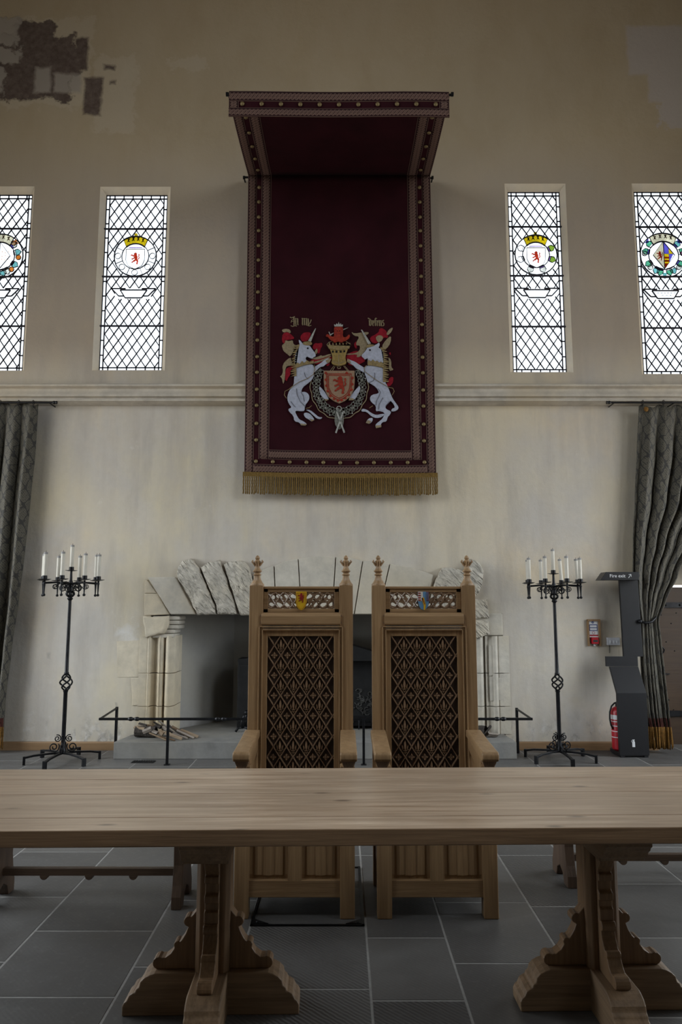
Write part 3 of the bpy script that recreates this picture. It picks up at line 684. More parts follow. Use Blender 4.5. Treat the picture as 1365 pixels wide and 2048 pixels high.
rock('rough_voussoir', [(871, 1160), (884, 1136), (902, 1134), (926, 1143), (934, 1165), (915, 1226), (852, 1228)], .08, seed=4)
rock('rough_voussoir', [(930, 1140), (942, 1118), (958, 1126), (967, 1142), (965, 1166), (950, 1196), (940, 1200), (918, 1226)], .07, seed=5)
rock('rough_quoin', [(925, 1228), (944, 1199), (974, 1199), (977, 1236), (928, 1238)], .05, seed=6)
rock('rough_quoin', [(928, 1240), (977, 1240), (979, 1268), (952, 1276), (930, 1272)], .05, seed=7)
block('quoin_stone', [(978, 1290), (988, 1292), (990, 1350), (979, 1352)], 0, .012, 'ashlar_grey', .008)
block('quoin_stone', [(979, 1354), (1006, 1356), (1004, 1400), (981, 1402)], 0, .010, 'ashlar_grey', .008)
block('quoin_stone', cv([(62, 922), (330, 910), (340, 1245), (72, 1250)], 220, 1080), 0, .005, 'ashlar', .004)
block('quoin_stone', cv([(195, 1256), (335, 1256), (330, 1500), (205, 1508)], 220, 1080), 0, .010, 'ashlar', .006)
# capital blocks above the jamb shafts
rock('rough_quoin', cv([(310, 700), (548, 690), (545, 780), (500, 848), (420, 870), (330, 890)], 220, 1080), .05, 'ashlar', 8)
for i in range(5):                                  # layered courses inside the left capital
    mb = MB(); z = FZ1 - .05 - i * .047; x1 = -1.785 + .012 * ((i * 7) % 3) + (.05 - .018 * i)
    mb.box(-2.03, x1, WALL_Y - .01 + .006 * (i % 2), WALL_Y + .30, z - .021, z + .021); mb.build('capital_course', 'ashlar_grey', fp, bevel=.012, seg=3)
mb = MB(); mb.box(1.43, 1.74, WALL_Y - .012, WALL_Y + .30, 1.19, FZ1); mb.build('capital_course', 'ashlar_grey', fp, bevel=.012)
# moulded jambs, extruded up from the hearth
def jamb(name, pts, mat, z0, z1, bev=.003):
    mb = MB(); mb.prism([(x, y, z0) for x, y in pts], (0, 0, z1 - z0)); return mb.build(name, mat, fp, bevel=bev)
W = WALL_Y
def hollow(x0, x1, y, d, n=8): return [(x0 + (x1 - x0) * i / n, y + d * math.sin(PI * i / n)) for i in range(n + 1)]
def roll(x0, x1, y, d, n=8): return [(x0 + (x1 - x0) * i / n, y - d * math.sin(PI * i / n)) for i in range(n + 1)]
for z0, z1 in ((HZ, .445), (.452, .79), (.797, 1.185)):
    L = [(-2.16, W - .012), (-2.075, W - .012)] + roll(-2.07, -2.045, W - .010, .012, 5) + hollow(-2.04, -1.955, W, .055) + roll(-1.95, -1.935, W - .005, .012, 4) + [(-1.93, W - .008), (-1.905, W - .004)] + roll(-1.90, -1.785, W + .05, .075, 10) + [(-1.782, W + .36), (-2.16, W + .36)]
    L = [(x, y) for x, y in L if x >= FX0 + .004 or True]
    jamb('jamb_stone', [(max(x, -2.16), y) for x, y in L], 'ashlar', z0, z1)
    R_ = [(1.43, W + .36), (1.432, W + .05)] + roll(1.435, 1.545, W + .05, .07, 8) + [(1.55, W - .002)] + hollow(1.555, 1.61, W, .018, 6) + roll(1.615, 1.68, W, .03, 6) + [(1.69, W - .008), (1.80, W - .008), (1.80, W + .36)]
    jamb('jamb_stone', R_, 'ashlar_grey', z0, z1)
# recess behind
mb = MB(); D = WALL_Y + 1.05
def quad(*p): mb.face([mb.v(q) for q in p])
zl = FZ1 + .35
quad((-1.83, W + .3, HZ), (-1.30, D, HZ), (-1.30, D, zl), (-1.83, W + .3, zl)); quad((1.46, W + .3, HZ), (.98, D, HZ), (.98, D, zl), (1.46, W + .3, zl))
quad((-1.30, D, HZ), (.98, D, HZ), (.98, D, zl), (-1.30, D, zl)); quad((-2.1, W + .165, FZ1 - .0), (1.8, W + .165, FZ1 - .0), (1.8, W + .165, zl), (-2.1, W + .165, zl)); quad((-1.83, W + .3, zl), (1.46, W + .3, zl), (.98, D, zl), (-1.30, D, zl))
quad((-1.83, W + .3, FZ1 + .02), (1.46, W + .3, FZ1 + .02), (1.46, W + .3, zl), (-1.83, W + .3, zl))
for v in (-1.83, 1.46): quad((v, W + .02, HZ), (v, W + .3, HZ), (v, W + .3, zl), (v, W + .02, zl))
mb.box(-2.05, -1.835, W + .10, W + .40, 0, FZ1 + .06); mb.box(1.465, 1.74, W + .06, W + .40, 0, FZ1 + .06); struct(mb.build('wall_recess', 'recess'))
mb = MB(); mb.box(-1.80, 1.45, W + .012, W + .30, FZ1 - .012, FZ1 + .1); mb.build('lintel_soffit', 'ashlar_grey', fp, bevel=.01)
# hearth
mb = MB(); mb.prism([(-2.26, HY, 0), (1.745, HY, 0), (1.72, W - .004, 0), (-2.19, W - .004, 0)], (0, 0, HZ)); mb.box(-1.82, 1.45, W - .02, D, 0, HZ)
tag(mb.build('hearth_slab', 'hearth', loc=(-.2, HY, 0), bevel=.006), 'raised grey stone hearth slab in front of the fireplace opening', 'hearth')
# iron stove with sloping hood
st = thing('fire_grate', (-.23, 8.45, HZ), 'black cast iron fire grate with sloping hood inside the fireplace', 'grate')
xl, xr = P(476, 1350, 8.3)[0], P(826, 1350, 8.3)[0]; zt = P(476, 1320, 8.3)[2]
for a in (xl, xr - .13):
    mb = MB(); mb.box(a, a + .13, 8.28, 8.62, HZ, zt); mb.box(a + .012, a + .118, 8.272, 8.29, HZ + .06, zt - .05); mb.build('side_cheek', 'iron_flat', st, bevel=.008)
mb = MB(); mb.prism([P(486, 1320, 8.3), P(500, 1313, 8.3), P(640, 1272, 8.3), P(780, 1313, 8.3), P(806, 1320, 8.3)], (0, .4, 0)); mb.build('hood', 'iron_flat', st, bevel=.006)
mb = MB(); mb.box(xl + .10, xr - .10, 8.46, 8.56, HZ, zt - .004); mb.box(xl, xr, 8.28, 8.6, zt - .012, zt + .014); fbk = mb.build('fireback', 'iron_flat', st, bevel=.006)
mb = MB()
rnd = random.Random(3)
for q in range(34):
    a = rnd.uniform(0, 2 * PI); r = rnd.uniform(.03, .2); p = P(727 + 42 * r / .2 * math.cos(a) * .5 - 2, 1405 + 130 * r * math.sin(a), 8.46)
    mb.tube(arc((p[0], 8.452, p[2]), rnd.uniform(.012, .03), a, a + rnd.uniform(2, 5), 8), rnd.uniform(.004, .009), 5)
mb.build('cast_relief', 'relief', fbk)
mb = MB(); zb = P(720, 1452, 8.2)[2]
mb.box(xl + .14, xr - .14, 8.2, 8.46, zb, zb + .03)
for i in range(12): x = xl + .16 + i * (xr - xl - .32) / 11; mb.tube([(x, 8.19, HZ), (x, 8.19, zb + .10)], .008, 6)
mb.tube([(xl + .14, 8.19, zb + .10), (xr - .14, 8.19, zb + .10)], .009, 6); mb.build('bar_basket', 'iron', st)
def firedog(px):
    p = P(px, 1475, 8.05); x = p[0]
    t = tag(empty('andiron', (x, 8.05, HZ)), 'black andiron standing on the hearth beside the grate', 'andiron')
    mb = MB(); mb.tube([(x, 8.05, HZ + .04), (x - .01, 8.04, HZ + .10), (x + .01, 8.05, HZ + .15), (x + .03, 8.05, HZ + .19)], [.022, .018, .024, .016], 8); mb.ball((x + .035, 8.05, HZ + .20), .028, 10); mb.build('upright', 'iron', t, smooth=True)
    for s_ in (-1, 1): mb = MB(); mb.tube([(x, 8.05, HZ + .05), (x + s_ * .05, 8.03, HZ + .045), (x + s_ * .075, 8.02, HZ + .004)], .014, 7); mb.build('leg', 'iron', t, smooth=True)
    mb = MB(); mb.tube([(x, 8.05, HZ + .06), (x, 8.2, HZ + .07), (x, 8.27, HZ + .012)], .012, 6); mb.build('billet_bar', 'iron', t)
firedog(486)

# logs
def log(name, a, b, r, kind, seed, label, group=None):
    """split log from a to b: wedge cross-section, bark on the outside"""
    rnd = random.Random(seed); a, b = Vector(a), Vector(b); t = (b - a).normalized(); up = Vector((0, 0, 1))
    s_ = t.cross(up); s_ = s_.normalized() if s_.length > 1e-3 else Vector((1, 0, 0)); u = s_.cross(t)
    rot = rnd.uniform(0, 6.28); sec = [(0, -.5)] + [(math.cos(x) * 1., math.sin(x) * .9 - .5) for x in (.5, .9, 1.3, 1.75, 2.2, 2.6)] if kind == 'wedge' else [(math.cos(i * PI / 5), math.sin(i * PI / 5)) for i in range(10)]
    sec = [(x * math.cos(rot) - y * math.sin(rot), x * math.sin(rot) + y * math.cos(rot)) for x, y in sec] if kind == 'wedge' else sec
    mb = MB(); rings = []
    for k in range(4):
        c = a.lerp(b, k / 3); rings.append([mb.v(c + (s_ * x + u * y) * r * rnd.uniform(.93, 1.05)) for x, y in sec])
    n = len(sec)
    for A, B in zip(rings, rings[1:]):
        for i in range(n): mb.face([A[i], A[(i + 1) % n], B[(i + 1) % n], B[i]])
    body = mb
    o = body.build(name, 'bark' if kind == 'round' else ('loggrey', 'logface', 'bark', 'loggrey', 'logdark')[seed % 5], loc=(a + b) / 2 - Vector((0, 0, r)))
    if kind == 'wedge':
        o.data.materials.append(M['bark'])
        for p in o.data.polygons:
            pass
    tag(o, label, 'log', group)
    zmin = min((o.location + v.co).z for v in o.data.vertices)
    if zmin < HZ: o.location.z += HZ - zmin + .001
    return o
def lp(x, y, Y): return P(x, y, Y)
GP = 'split logs piled at the left of the hearth'
log('firewood_log', lp(272, 1470, 7.72), lp(312, 1471, 7.70), .058, 'round', 1, 'thick dark bark-covered log at the bottom left of the log pile')
for i, (x0, y0, x1, y1, Y0, Y1, r, lb) in enumerate([
    (270, 1454, 290, 1458, 7.72, 7.66, .030, 'pale-topped split log lying flat on the thick bark-covered log'),
    (279, 1447, 294, 1451, 7.80, 7.76, .026, 'small dark split log topmost at the left end of the pile'),
    (286, 1464, 303, 1457, 7.61, 7.60, .026, 'orange-faced split log resting against the bark-covered log'),
    (296, 1451, 309, 1454, 7.76, 7.72, .026, 'brown split log behind the orange-faced log'),
    (306, 1462, 316, 1466, 7.62, 7.60, .030, 'short brown split log in the middle of the left pile'),
    (318, 1463, 327, 1468, 7.62, 7.60, .030, 'short stubby split log right of the middle of the pile'),
    (311, 1451, 321, 1456, 7.72, 7.70, .030, 'dark end-grain split log high in the middle of the pile'),
    (325, 1455, 334, 1461, 7.72, 7.70, .028, 'chunky split log above the stubby one beside the railing post')]):
    log('firewood_log', lp(x0, y0, Y0), lp(x1, y1, Y1), r, 'wedge', 11 + i, lb, GP)
rnd = random.Random(12)
for i, (x0, y0, x1, y1, Y0) in enumerate([(299, 1467, 333, 1481, 7.54), (308, 1444, 345, 1465, 7.74), (318, 1442, 352, 1468, 7.80), (316, 1474, 350, 1482, 7.53), (327, 1450, 358, 1474, 7.76), (330, 1468, 364, 1481, 7.58), (336, 1455, 368, 1478, 7.72),
                                          (346, 1472, 376, 1482, 7.60), (344, 1460, 380, 1481, 7.68), (354, 1466, 388, 1482, 7.66), (362, 1468, 396, 1482, 7.71)]):
    log('firewood_log', lp(x0, y0, Y0), lp(x1, y1, Y0 - .03), .0165 + .004 * rnd.random(), 'wedge', 31 + i, 'thin split stick fanning down to the right in the left log pile', 'split sticks fanning from the left log pile')
G2 = 'split logs at the right of the hearth'
log('firewood_log', lp(946, 1462, 7.80), lp(973, 1463, 7.72), .055, 'round', 41, 'grey-sided log partly behind the right throne on the hearth', G2)
log('firewood_log', lp(968, 1476, 7.74), lp(982, 1458, 7.80), .034, 'wedge', 42, 'dark split log leaning up at the right of the hearth', G2)
log('firewood_log', lp(975, 1474, 7.68), lp(994, 1476, 7.72), .045, 'wedge', 43, 'rightmost brown wedge-shaped split log on the hearth', G2)

# ------------------------------------------------------------------ iron railing round the hearth
RY, RZ = 7.20, P(335, 1438, 7.20)[2]
rail = thing('hearth_railing', (-.25, RY, 0), 'low black iron railing round the fireplace hearth behind the thrones', 'railing')
xL, xR = P(198, 1438, RY)[0], P(1066, 1439, RY)[0]; bl = P(234, 1416, 7.75); br = P(1034, 1418, 7.75)
mb = MB()
mb.box(xL, xR, RY - .009, RY + .009, RZ - .012, RZ + .012); mb.build('front_rail', 'iron', rail, bevel=.003)
mb = MB()
for px in (268, 442, 635, 830, 1001):
    mb = MB(); x = P(px, 1438, RY)[0]
    for d in (-.025, .025): mb.lathe([(.008, -.03), (.02, -.01), (.02, .01), (.008, .03)], (0, 0, 0), 8)
    n = len(mb.b.verts); vs = list(mb.b.verts)[-64:]
    for i, v in enumerate(vs):
        q = v.co.copy(); v.co = Vector((x + (-.03 if i < 32 else .03) + q.z, RY + q.x, RZ + q.y))
    mb.build('twisted_collar', 'iron', rail)
mb = MB()
mb.b.free()
for (xa, pb, nm) in ((xL + .01, bl, 'left'), (xR - .01, br, 'right')):
    mb = MB(); mb.tube([(xa, RY, RZ), (pb[0], 7.75, pb[2])], .012, 4); mb.build('return_rail', 'iron', rail)
    mb = MB(); mb.box(pb[0] - .013, pb[0] + .013, 7.737, 7.763, 0, pb[2] + .012); mb.build('end_post', 'iron', rail, bevel=.002)
for px in (335, 728):
    x = P(px, 1500, RY)[0]
    mb = MB(); mb.box(x - .012, x + .012, RY - .012, RY + .012, 0, RZ); mb.box(x - .026, x + .026, RY - .026, RY + .026, 0, .008); mb.build('post', 'iron', rail, bevel=.002)
# floor vent
mb = MB(); p = G(287, 1524)
mb.box(p[0] - .11, p[0] + .11, p[1] - .05, p[1] + .05, .0, .004)
for i in range(9): mb.box(p[0] - .10 + i * .0235, p[0] - .088 + i * .0235, p[1] - .042, p[1] + .042, .004, .008)
tag(mb.build('floor_vent', 'iron_flat', loc=(p[0], p[1], 0)), 'small dark slotted vent grille in the floor before the hearth', 'vent')

# ------------------------------------------------------------------ candelabra
def candelabrum(label):
    t = thing('candelabrum', (0, 0, 0), label, 'candelabrum')
    zA = 1.735                                       # height of the arms
    mb = MB(); mb.lathe([(.030, .08), (.034, .12), (.022, .14), (.020, .2), (.020, .66), (.026, .675), (.012, .69)], n=10); mb.lathe([(.012, .83), (.026, .845), (.019, .86), (.017, 1.0), (.016, 1.56), (.030, 1.575), (.022, 1.59), (.020, 1.60)], n=10)
    mb.lathe([(.022, 1.645), (.022, zA + .01), (.014, zA + .03), (.011, zA + .12)], n=10); mb.build('pole', 'iron', t, smooth='auto')
    mb = MB()
    for k in range(4):
        pts = []
        for i in range(17):
            q = i / 16; a = k * PI / 2 + q * PI * 1.25; r = .012 + .045 * math.sin(PI * q) ** .9
            pts.append((r * math.cos(a), r * math.sin(a), .68 + .16 * q))
        mb.tube(pts, .0085, 6)
    mb.build('twisted_basket', 'iron', t, smooth=True)
    mb = MB()
    for k in range(6):
        a = k * PI / 3; mb.tube([(math.cos(a) * r, math.sin(a) * r, z) for r, z in ((.02, 1.60), (.036, 1.615), (.04, 1.625), (.036, 1.636), (.02, 1.65))], .010, 6)
    mb.build('cage_knob', 'iron', t, smooth=True)
    for k in range(6):                               # spreading feet
        a = k * PI / 3 + .42; d = Vector((math.cos(a), math.sin(a), 0)); s_ = Vector((-d.y, d.x, 0)); mb = MB()
        for (r0, z0, r1, z1) in ((.0, .085, .12, .088), (.12, .088, .26, .080), (.26, .080, .34, .066)):
            A = [d * r0 + s_ * e + Vector((0, 0, z0 + h)) for e, h in ((-.014, -.009), (.014, -.009), (.014, .009), (-.014, .009))]; B = [d * r1 + s_ * e + Vector((0, 0, z1 + h)) for e, h in ((-.014, -.009), (.014, -.009), (.014, .009), (-.014, .009))]
            va = [mb.v(q) for q in A]; vb = [mb.v(q) for q in B]
            for j in range(4): mb.face([va[j], va[(j + 1) % 4], vb[(j + 1) % 4], vb[j]])
        m = Matrix.Translation(d * .345) @ Matrix.Rotation(a, 4, 'Z')
        mb.box(-.012, .012, -.018, .018, 0, .078, m); mb.build('leg', 'iron', t, bevel=.002)
    for k in range(4):                               # scrolls at the foot
        a = k * PI / 2 + .15; d = (math.cos(a), math.sin(a), 0); mb = MB(); D = Vector(d)
        mb.tube(spiral(D * .085 + Vector((0, 0, .142)), .052, .010, -PI * .2 + PI, PI * 3.2 + PI, 30, d), .0062, 6)
        mb.tube(spiral(D * .055 + Vector((0, 0, .222)), .036, .007, -PI * .6 + PI, PI * 2.6 + PI, 28, d), .0055, 6); mb.build('foot_scroll', 'iron', t, smooth=True)
    for k in range(8):
        a = k * PI / 4 + .05; d = (math.cos(a), math.sin(a), 0); D = Vector(d); mb = MB()
        mb.tube([D * .015 + Vector((0, 0, zA - .01)), D * .14 + Vector((0, 0, zA + .004)), D * .27 + Vector((0, 0, zA - .004))], .0085, 6)
        arm = mb.build('arm', 'iron', t, smooth=True)
        mb = MB(); mb.tube(spiral(D * .075 + Vector((0, 0, zA - .055)), .045, .008, PI * .9, -PI * 1.9, 26, d), .0048, 5)
        mb.tube(spiral(D * .155 + Vector((0, 0, zA - .035)), .030, .006, PI, PI * 3.6, 24, d), .0042, 5)
        mb.build('arm_scroll', 'iron', arm, smooth=True)
        c = D * .272
        mb = MB(); mb.lathe([(.004, -.136), (.0145, -.13), (.0145, -.118), (.006, -.108), (.011, -.02), (.015, -.008), (.010, .0), (.010, .02)], (c.x, c.y, zA), 8); mb.build('pendant_spike', 'iron', arm, smooth=True)
        mb = MB(); mb.lathe([(.010, .022), (.035, .022), (.062, .030), (.060, .032), (.035, .027), (.024, .027), (.0235, .065), (.019, .065), (.019, .038), (.004, .038)], (c.x, c.y, zA), 14); mb.build('drip_pan', 'iron', arm, smooth='auto')
    mb = MB(); mb.lathe([(.010, .115), (.035, .118), (.060, .124), (.058, .126), (.03, .123), (.024, .123), (.0235, .16), (.019, .16), (.019, .134), (.004, .134)], (0, 0, zA), 14); mb.build('centre_drip_pan', 'iron', t, smooth='auto')
    return t
cL = candelabrum('tall black iron candelabrum left of the fireplace, near the left curtain')
cR = copy_tree(cL); cR['label'] = 'tall black iron candelabrum right of the fireplace, beside the fire exit sign'
cLp = Vector((P(135, 1350, 7.33)[0] - .01, 7.33, 0)); cRp = Vector((P(1115, 1350, 7.42)[0], 7.42, 0))
cL.location = cLp; cR.location = cRp; cR.rotation_euler.z = math.radians(9); cR.scale = (.985, .985, .985)
def candle():
    mb = MB(); mb.lathe([(.0175, 0), (.0185, .02), (.0185, .232), (.0165, .24), (.012, .238)], n=14); o = mb.build('candle', 'wax', smooth='auto')
    mb = MB(); mb.lathe([(.0188, .222), (.0189, .231), (.0169, .2408), (.003, .2395)], n=14); mb.build('sooty_rim', 'soot', o, smooth='auto')
    mb = MB(); mb.tube([(0, 0, .236), (.001, 0, .246), (.003, 0, .256)], .0018, 5); mb.build('wick', 'wick', o); return o
c0 = None
where = {180: 'at the far left', 225: 'at the front left', 135: 'at the back left', 270: 'nearest the front', 90: 'at the very back', 315: 'at the front right', 45: 'at the back right', 0: 'at the far right'}
for root, nm, sc, dr in ((cLp, 'left', 1., 0.), (cRp, 'right', .985, 9.)):
    for i, a in enumerate((180, 225, 135, 270, 90, 315, 45, 0, None)):
        if c0 is None: c = c0 = candle()
        else: c = copy_tree(c0)
        if a is None: c.location = root + Vector((0, 0, (1.735 + .134) * sc)); lb = 'raised white candle in the centre of the %s candelabrum' % nm
        else:
            r = math.radians(a + dr + 2.9); c.location = root + Vector((.272 * sc * math.cos(r), .272 * sc * math.sin(r), (1.735 + .038) * sc)); lb = 'white candle %s of the ring on the %s candelabrum' % (where[a], nm)
            if nm == 'right' and a in (0, 45): c.rotation_euler = (0, -.06, 0); c.location.x += .003
        c.scale = (1, 1, 1 + (.04 if nm == 'left' else 0.) + .03 * math.sin(i * 2.3))
        tag(c, lb, 'candle', 'candles on the %s candelabrum' % nm)
# ------------------------------------------------------------------ cloth of estate
CY = 7.80                                   # plane of the hanging cloth
zTop = P(680, 350, CY)[2]; FY = 6.36        # canopy height and front
cx0, cx1 = P(497, 350, CY)[0], P(861, 350, CY)[0]
ce = thing('cloth_of_estate', ((cx0 + cx1) / 2, CY, P(680, 985, CY)[2]), 'crimson cloth of estate with canopy, gold-studded borders and embroidered unicorn arms high on the wall', 'hanging')
zb_ = P(680, 946, CY)[2]
xb0, xb1 = P(489, 940, CY)[0], P(873, 944, CY)[0]
def hang(u, v):                              # v: 0 top .. 1 bottom
    x0 = cx0 + (xb0 - cx0) * v; x1 = cx1 + (xb1 - cx1) * v
    sag = -.012 * math.sin(PI * u) * v - .012 * u * v
    return Vector((x0 + (x1 - x0) * u, CY + .004 * math.sin(u * 21 + v * 3) * v + .003 * math.sin(v * 9), zTop + (zb_ - zTop) * v + sag))
WFULL = cx1 - cx0; HFULL = zTop - zb_
def grid(mb, f, us, vs, off=0., uvf=None, nrm=Vector((0, -1, 0))):
    R = [[mb.v(f(u, v) + nrm * off) for u in us] for v in vs]
    for j in range(len(vs) - 1):
        for i in range(len(us) - 1):
            uv = None
            if uvf: uv = [uvf(us[i], vs[j]), uvf(us[i + 1], vs[j]), uvf(us[i + 1], vs[j + 1]), uvf(us[i], vs[j + 1])]
            mb.face([R[j][i], R[j][i + 1], R[j + 1][i + 1], R[j + 1][i]], uv)
lin = lambda a, b, n: [a + (b - a) * i / n for i in range(n + 1)]
def solid(o, t): k = o.modifiers.new('thickness', 'SOLIDIFY'); k.thickness = t; k.offset = 0; return o
mb = MB(); grid(mb, hang, lin(0, 1, 30), lin(0, 1, 40)); solid(mb.build('back_cloth', 'velvet', ce, smooth=True), .008)
VZ1 = P(680, 186, FY)[2]
def canopy(u, v):                            # v: 0 front .. 1 back
    x0 = cx0 - .012 * (1 - v); x1 = cx1 + .012 * (1 - v)
    return Vector((x0 + (x1 - x0) * u, FY + (CY - FY) * v, zTop - .03 * math.sin(PI * v) * .8 + (1 - v) * (VZ1 - .012 - zTop)))
DFULL = CY - FY
mb = MB(); grid(mb, canopy, lin(0, 1, 24), lin(0, 1, 16)); solid(mb.build('canopy', 'velvet', ce, smooth=True), .008)
vz1 = P(680, 186, FY)[2]; vz0 = P(680, 236, FY)[2]
vx0, vx1 = P(459, 200, FY)[0], P(898, 200, FY)[0]
val = lambda u, v: Vector((vx0 + (vx1 - vx0) * u, FY - .02 - .004 * math.sin(u * 9), vz1 + (vz0 - vz1) * v - .004 * math.sin(u * 6) - .012 * u))
mb = MB(); grid(mb, val, lin(0, 1, 24), lin(0, 1, 3)); solid(mb.build('valance', 'velvet', ce, smooth=True), .008)
# woven braid bands: outer and inner on each edge
def band(name, f, u0, u1, v0, v1, along, width, length, off=.006, n=40, nrm=Vector((0, -1, 0))):
    mb = MB()
    if along == 'v': grid(mb, f, lin(u0, u1, 2), lin(v0, v1, n), off, lambda u, v: ((u - u0) / (u1 - u0), (v - v0) / (v1 - v0) * length), nrm)
    else: grid(mb, f, lin(u0, u1, n), lin(v0, v1, 2), off, lambda u, v: ((v - v0) / (v1 - v0), (u - u0) / (u1 - u0) * length), nrm)
    o = solid(mb.build(name, 'braid', ce, smooth=True), .004)
    return o
wb_, ws_, wi_ = .100 / WFULL, .055 / WFULL, .112 / WFULL       # outer braid, stud strip, inner braid
ob = wb_; ib0 = wb_ + ws_; ib1 = ib0 + wi_
hb, hs, hi = .100 / HFULL, .058 / HFULL, .105 / HFULL
band('braid_band', hang, 0, ob, 0, 1, 'v', .1, HFULL); band('braid_band', hang, 1 - ob, 1, 0, 1, 'v', .1, HFULL)
band('braid_band', hang, ib0, ib1, 0, 1 - hb - hs, 'v', .11, HFULL); band('braid_band', hang, 1 - ib1, 1 - ib0, 0, 1 - hb - hs, 'v', .11, HFULL)
band('braid_band', hang, ob, 1 - ob, 1 - hb, 1, 'u', .1, WFULL); band('braid_band', hang, ib1, 1 - ib1, 1 - hb - hs - hi, 1 - hb - hs, 'u', .1, WFULL)
dn = Vector((0, 0, -1))
for a, b in ((0, ob), (1 - ob, 1), (ib0, ib1), (1 - ib1, 1 - ib0)): band('canopy_braid', canopy, a, b, 0, 1, 'v', .1, DFULL, nrm=dn, off=.006)
fn = Vector((0, -1, 0)); VH = vz1 - vz0; VW = vx1 - vx0
for a, b in ((0, .40), (.66, 1.)): band('valance_braid', val, 0, 1, a, b, 'u', .1, VW, nrm=fn)
for a, b in ((0, .045), (.955, 1)): band('valance_braid', val, a, b, .40, .66, 'v', .1, .1, nrm=fn, n=3)
# gilt studs
def stud_mesh(axis):
    mb = MB(); mb.ball((0, 0, 0), .0215, 12, (1, .55, 1) if axis == 'y' else (1, 1, .55)); return mb
s0 = None; sc0 = None
def stud(p, axis='y'):
    global s0, sc0
    if axis == 'y':
        if s0 is None: s0 = stud_mesh('y').build('gilt_stud', 'stud', ce, smooth=True); o = s0; o.data.transform(Matrix.Translation(wl(ce)))
        else: o = s0.copy(); COL.objects.link(o); o.parent = ce
    else:
        if sc0 is None: sc0 = stud_mesh('z').build('gilt_stud', 'stud', ce, smooth=True); o = sc0; o.data.transform(Matrix.Translation(wl(ce)))
        else: o = sc0.copy(); COL.objects.link(o); o.parent = ce
    o.location = Vector(p) - wl(ce)
uc = ob + ws_ / 2
ysL = [376, 405, 435, 462, 492, 521, 553, 585, 617, 649, 681, 714, 745, 779, 811, 847, 880]
for i, y in enumerate(ysL):
    v = (zTop - P(680, y, CY)[2]) / HFULL
    for u in (uc, 1 - uc): stud(hang(u, v) + Vector((0, -.016, 0)))
vb = 1 - hb - hs / 2
for i in range(11): stud(hang(uc + (1 - 2 * uc) * i / 10, vb) + Vector((0, -.016, 0)))
for i in range(5):
    for u in (uc, 1 - uc): stud(canopy(u, .22 + .17 * i) + Vector((0, 0, -.016)), 'z')
for i in range(11): stud(val(.062 + (.876) * i / 10, .53) + Vector((0, -.016, 0)))
# bullion fringe
mb = MB(); n = 92; rnd = random.Random(5)
for i in range(n):
    u = (i + .5) / n; p = hang(u, 1.) + Vector(((u - .5) * .035, -.006, .0)); L = .225 + rnd.uniform(-.008, .008); r = .0098
    rr = []; pts = []
    for k in range(15):
        q = k / 14; pts.append(p + Vector((.003 * math.sin(i * 1.7) * q + .0022 * math.cos(k * 1.57), -.004 * (i % 2) + .0022 * math.sin(k * 1.57), -L * q))); rr.append(r * (1.0 if k % 2 else .84))
    mb.tube(pts, rr, 6)
grid(mb, lambda u, v: hang(u, 1.) + Vector(((u - .5) * .03, -.012 - .004 * v, .012 - .05 * v)), lin(0, 1, 30), [0, .33, .66, 1])
mb.build('bullion_fringe', 'rope', ce, smooth=True)
# rods
pr = P(680, 185, FY)
mb = MB(); x0, x1 = P(455, 183, FY)[0], P(905, 189, FY)[0]; mb.tube([(x0, FY, vz1 - .01), (x1, FY, vz1 - .02)], .012, 8)
for x in (x0, x1): mb.tube([(x - .012, FY, vz1 - .014), (x + .012, FY, vz1 - .014)], .02, 8)
mb.build('front_rod', 'iron', ce)
mb = MB(); x0, x1 = P(488, 350, CY)[0], P(866, 352, CY)[0]; mb.tube([(x0, CY + .03, zTop - .01), (x1, CY + .03, zTop - .02)], .012, 8)
for x in (x0, x1): mb.tube([(x - .012, CY + .03, zTop - .014), (x + .012, CY + .03, zTop - .014)], .02, 8); mb.tube([(x, CY + .03, zTop - .014), (x, WALL_Y, zTop - .014)], .009, 6)
mb.build('back_rod', 'iron', ce)

# ---- embroidered arms (appliqué pieces laid on the cloth); coordinates traced in the close-ups
AY = CY - .006
def c1(x, y): return (540 + x / 7.875, 620 + y / 7.875)
def c2(x, y): return (670 + x / 7.875, 620 + y / 7.875)
def smoothpoly(pts, it=1):
    for _ in range(it):
        out = []
        for a, b in zip(pts, pts[1:] + pts[:1]): out += [(a[0] * .75 + b[0] * .25, a[1] * .75 + b[1] * .25), (a[0] * .25 + b[0] * .75, a[1] * .25 + b[1] * .75)]
        pts = out
    return pts
def app(mb, cv_, pts, lo, hi, sm=1):
    pts = smoothpoly(pts, sm) if sm else pts
    mb.prism([P(*cv_(x, y), AY - lo) for x, y in pts], (0, -(hi - lo), 0))
def emb(name, cv_, polys, mat, lo, hi, parent, sm=1, bev=.003):
    if len(polys) > 1 and name != 'mane':
        for p in polys: o = emb(name, cv_, [p], mat, lo, hi, parent, sm, bev)
        return o
    mb = MB()
    for p in polys: app(mb, cv_, p, lo, hi, sm)
    return mb.build(name, mat, parent, bevel=bev, seg=2, angle=50)
def thread(name, cv_, lines, mat, r, d, parent):
    mb = MB()
    for L in lines: mb.tube([P(*cv_(x, y), AY - d) for x, y in L], r, 5)
    return mb.build(name, mat, parent, smooth=True)
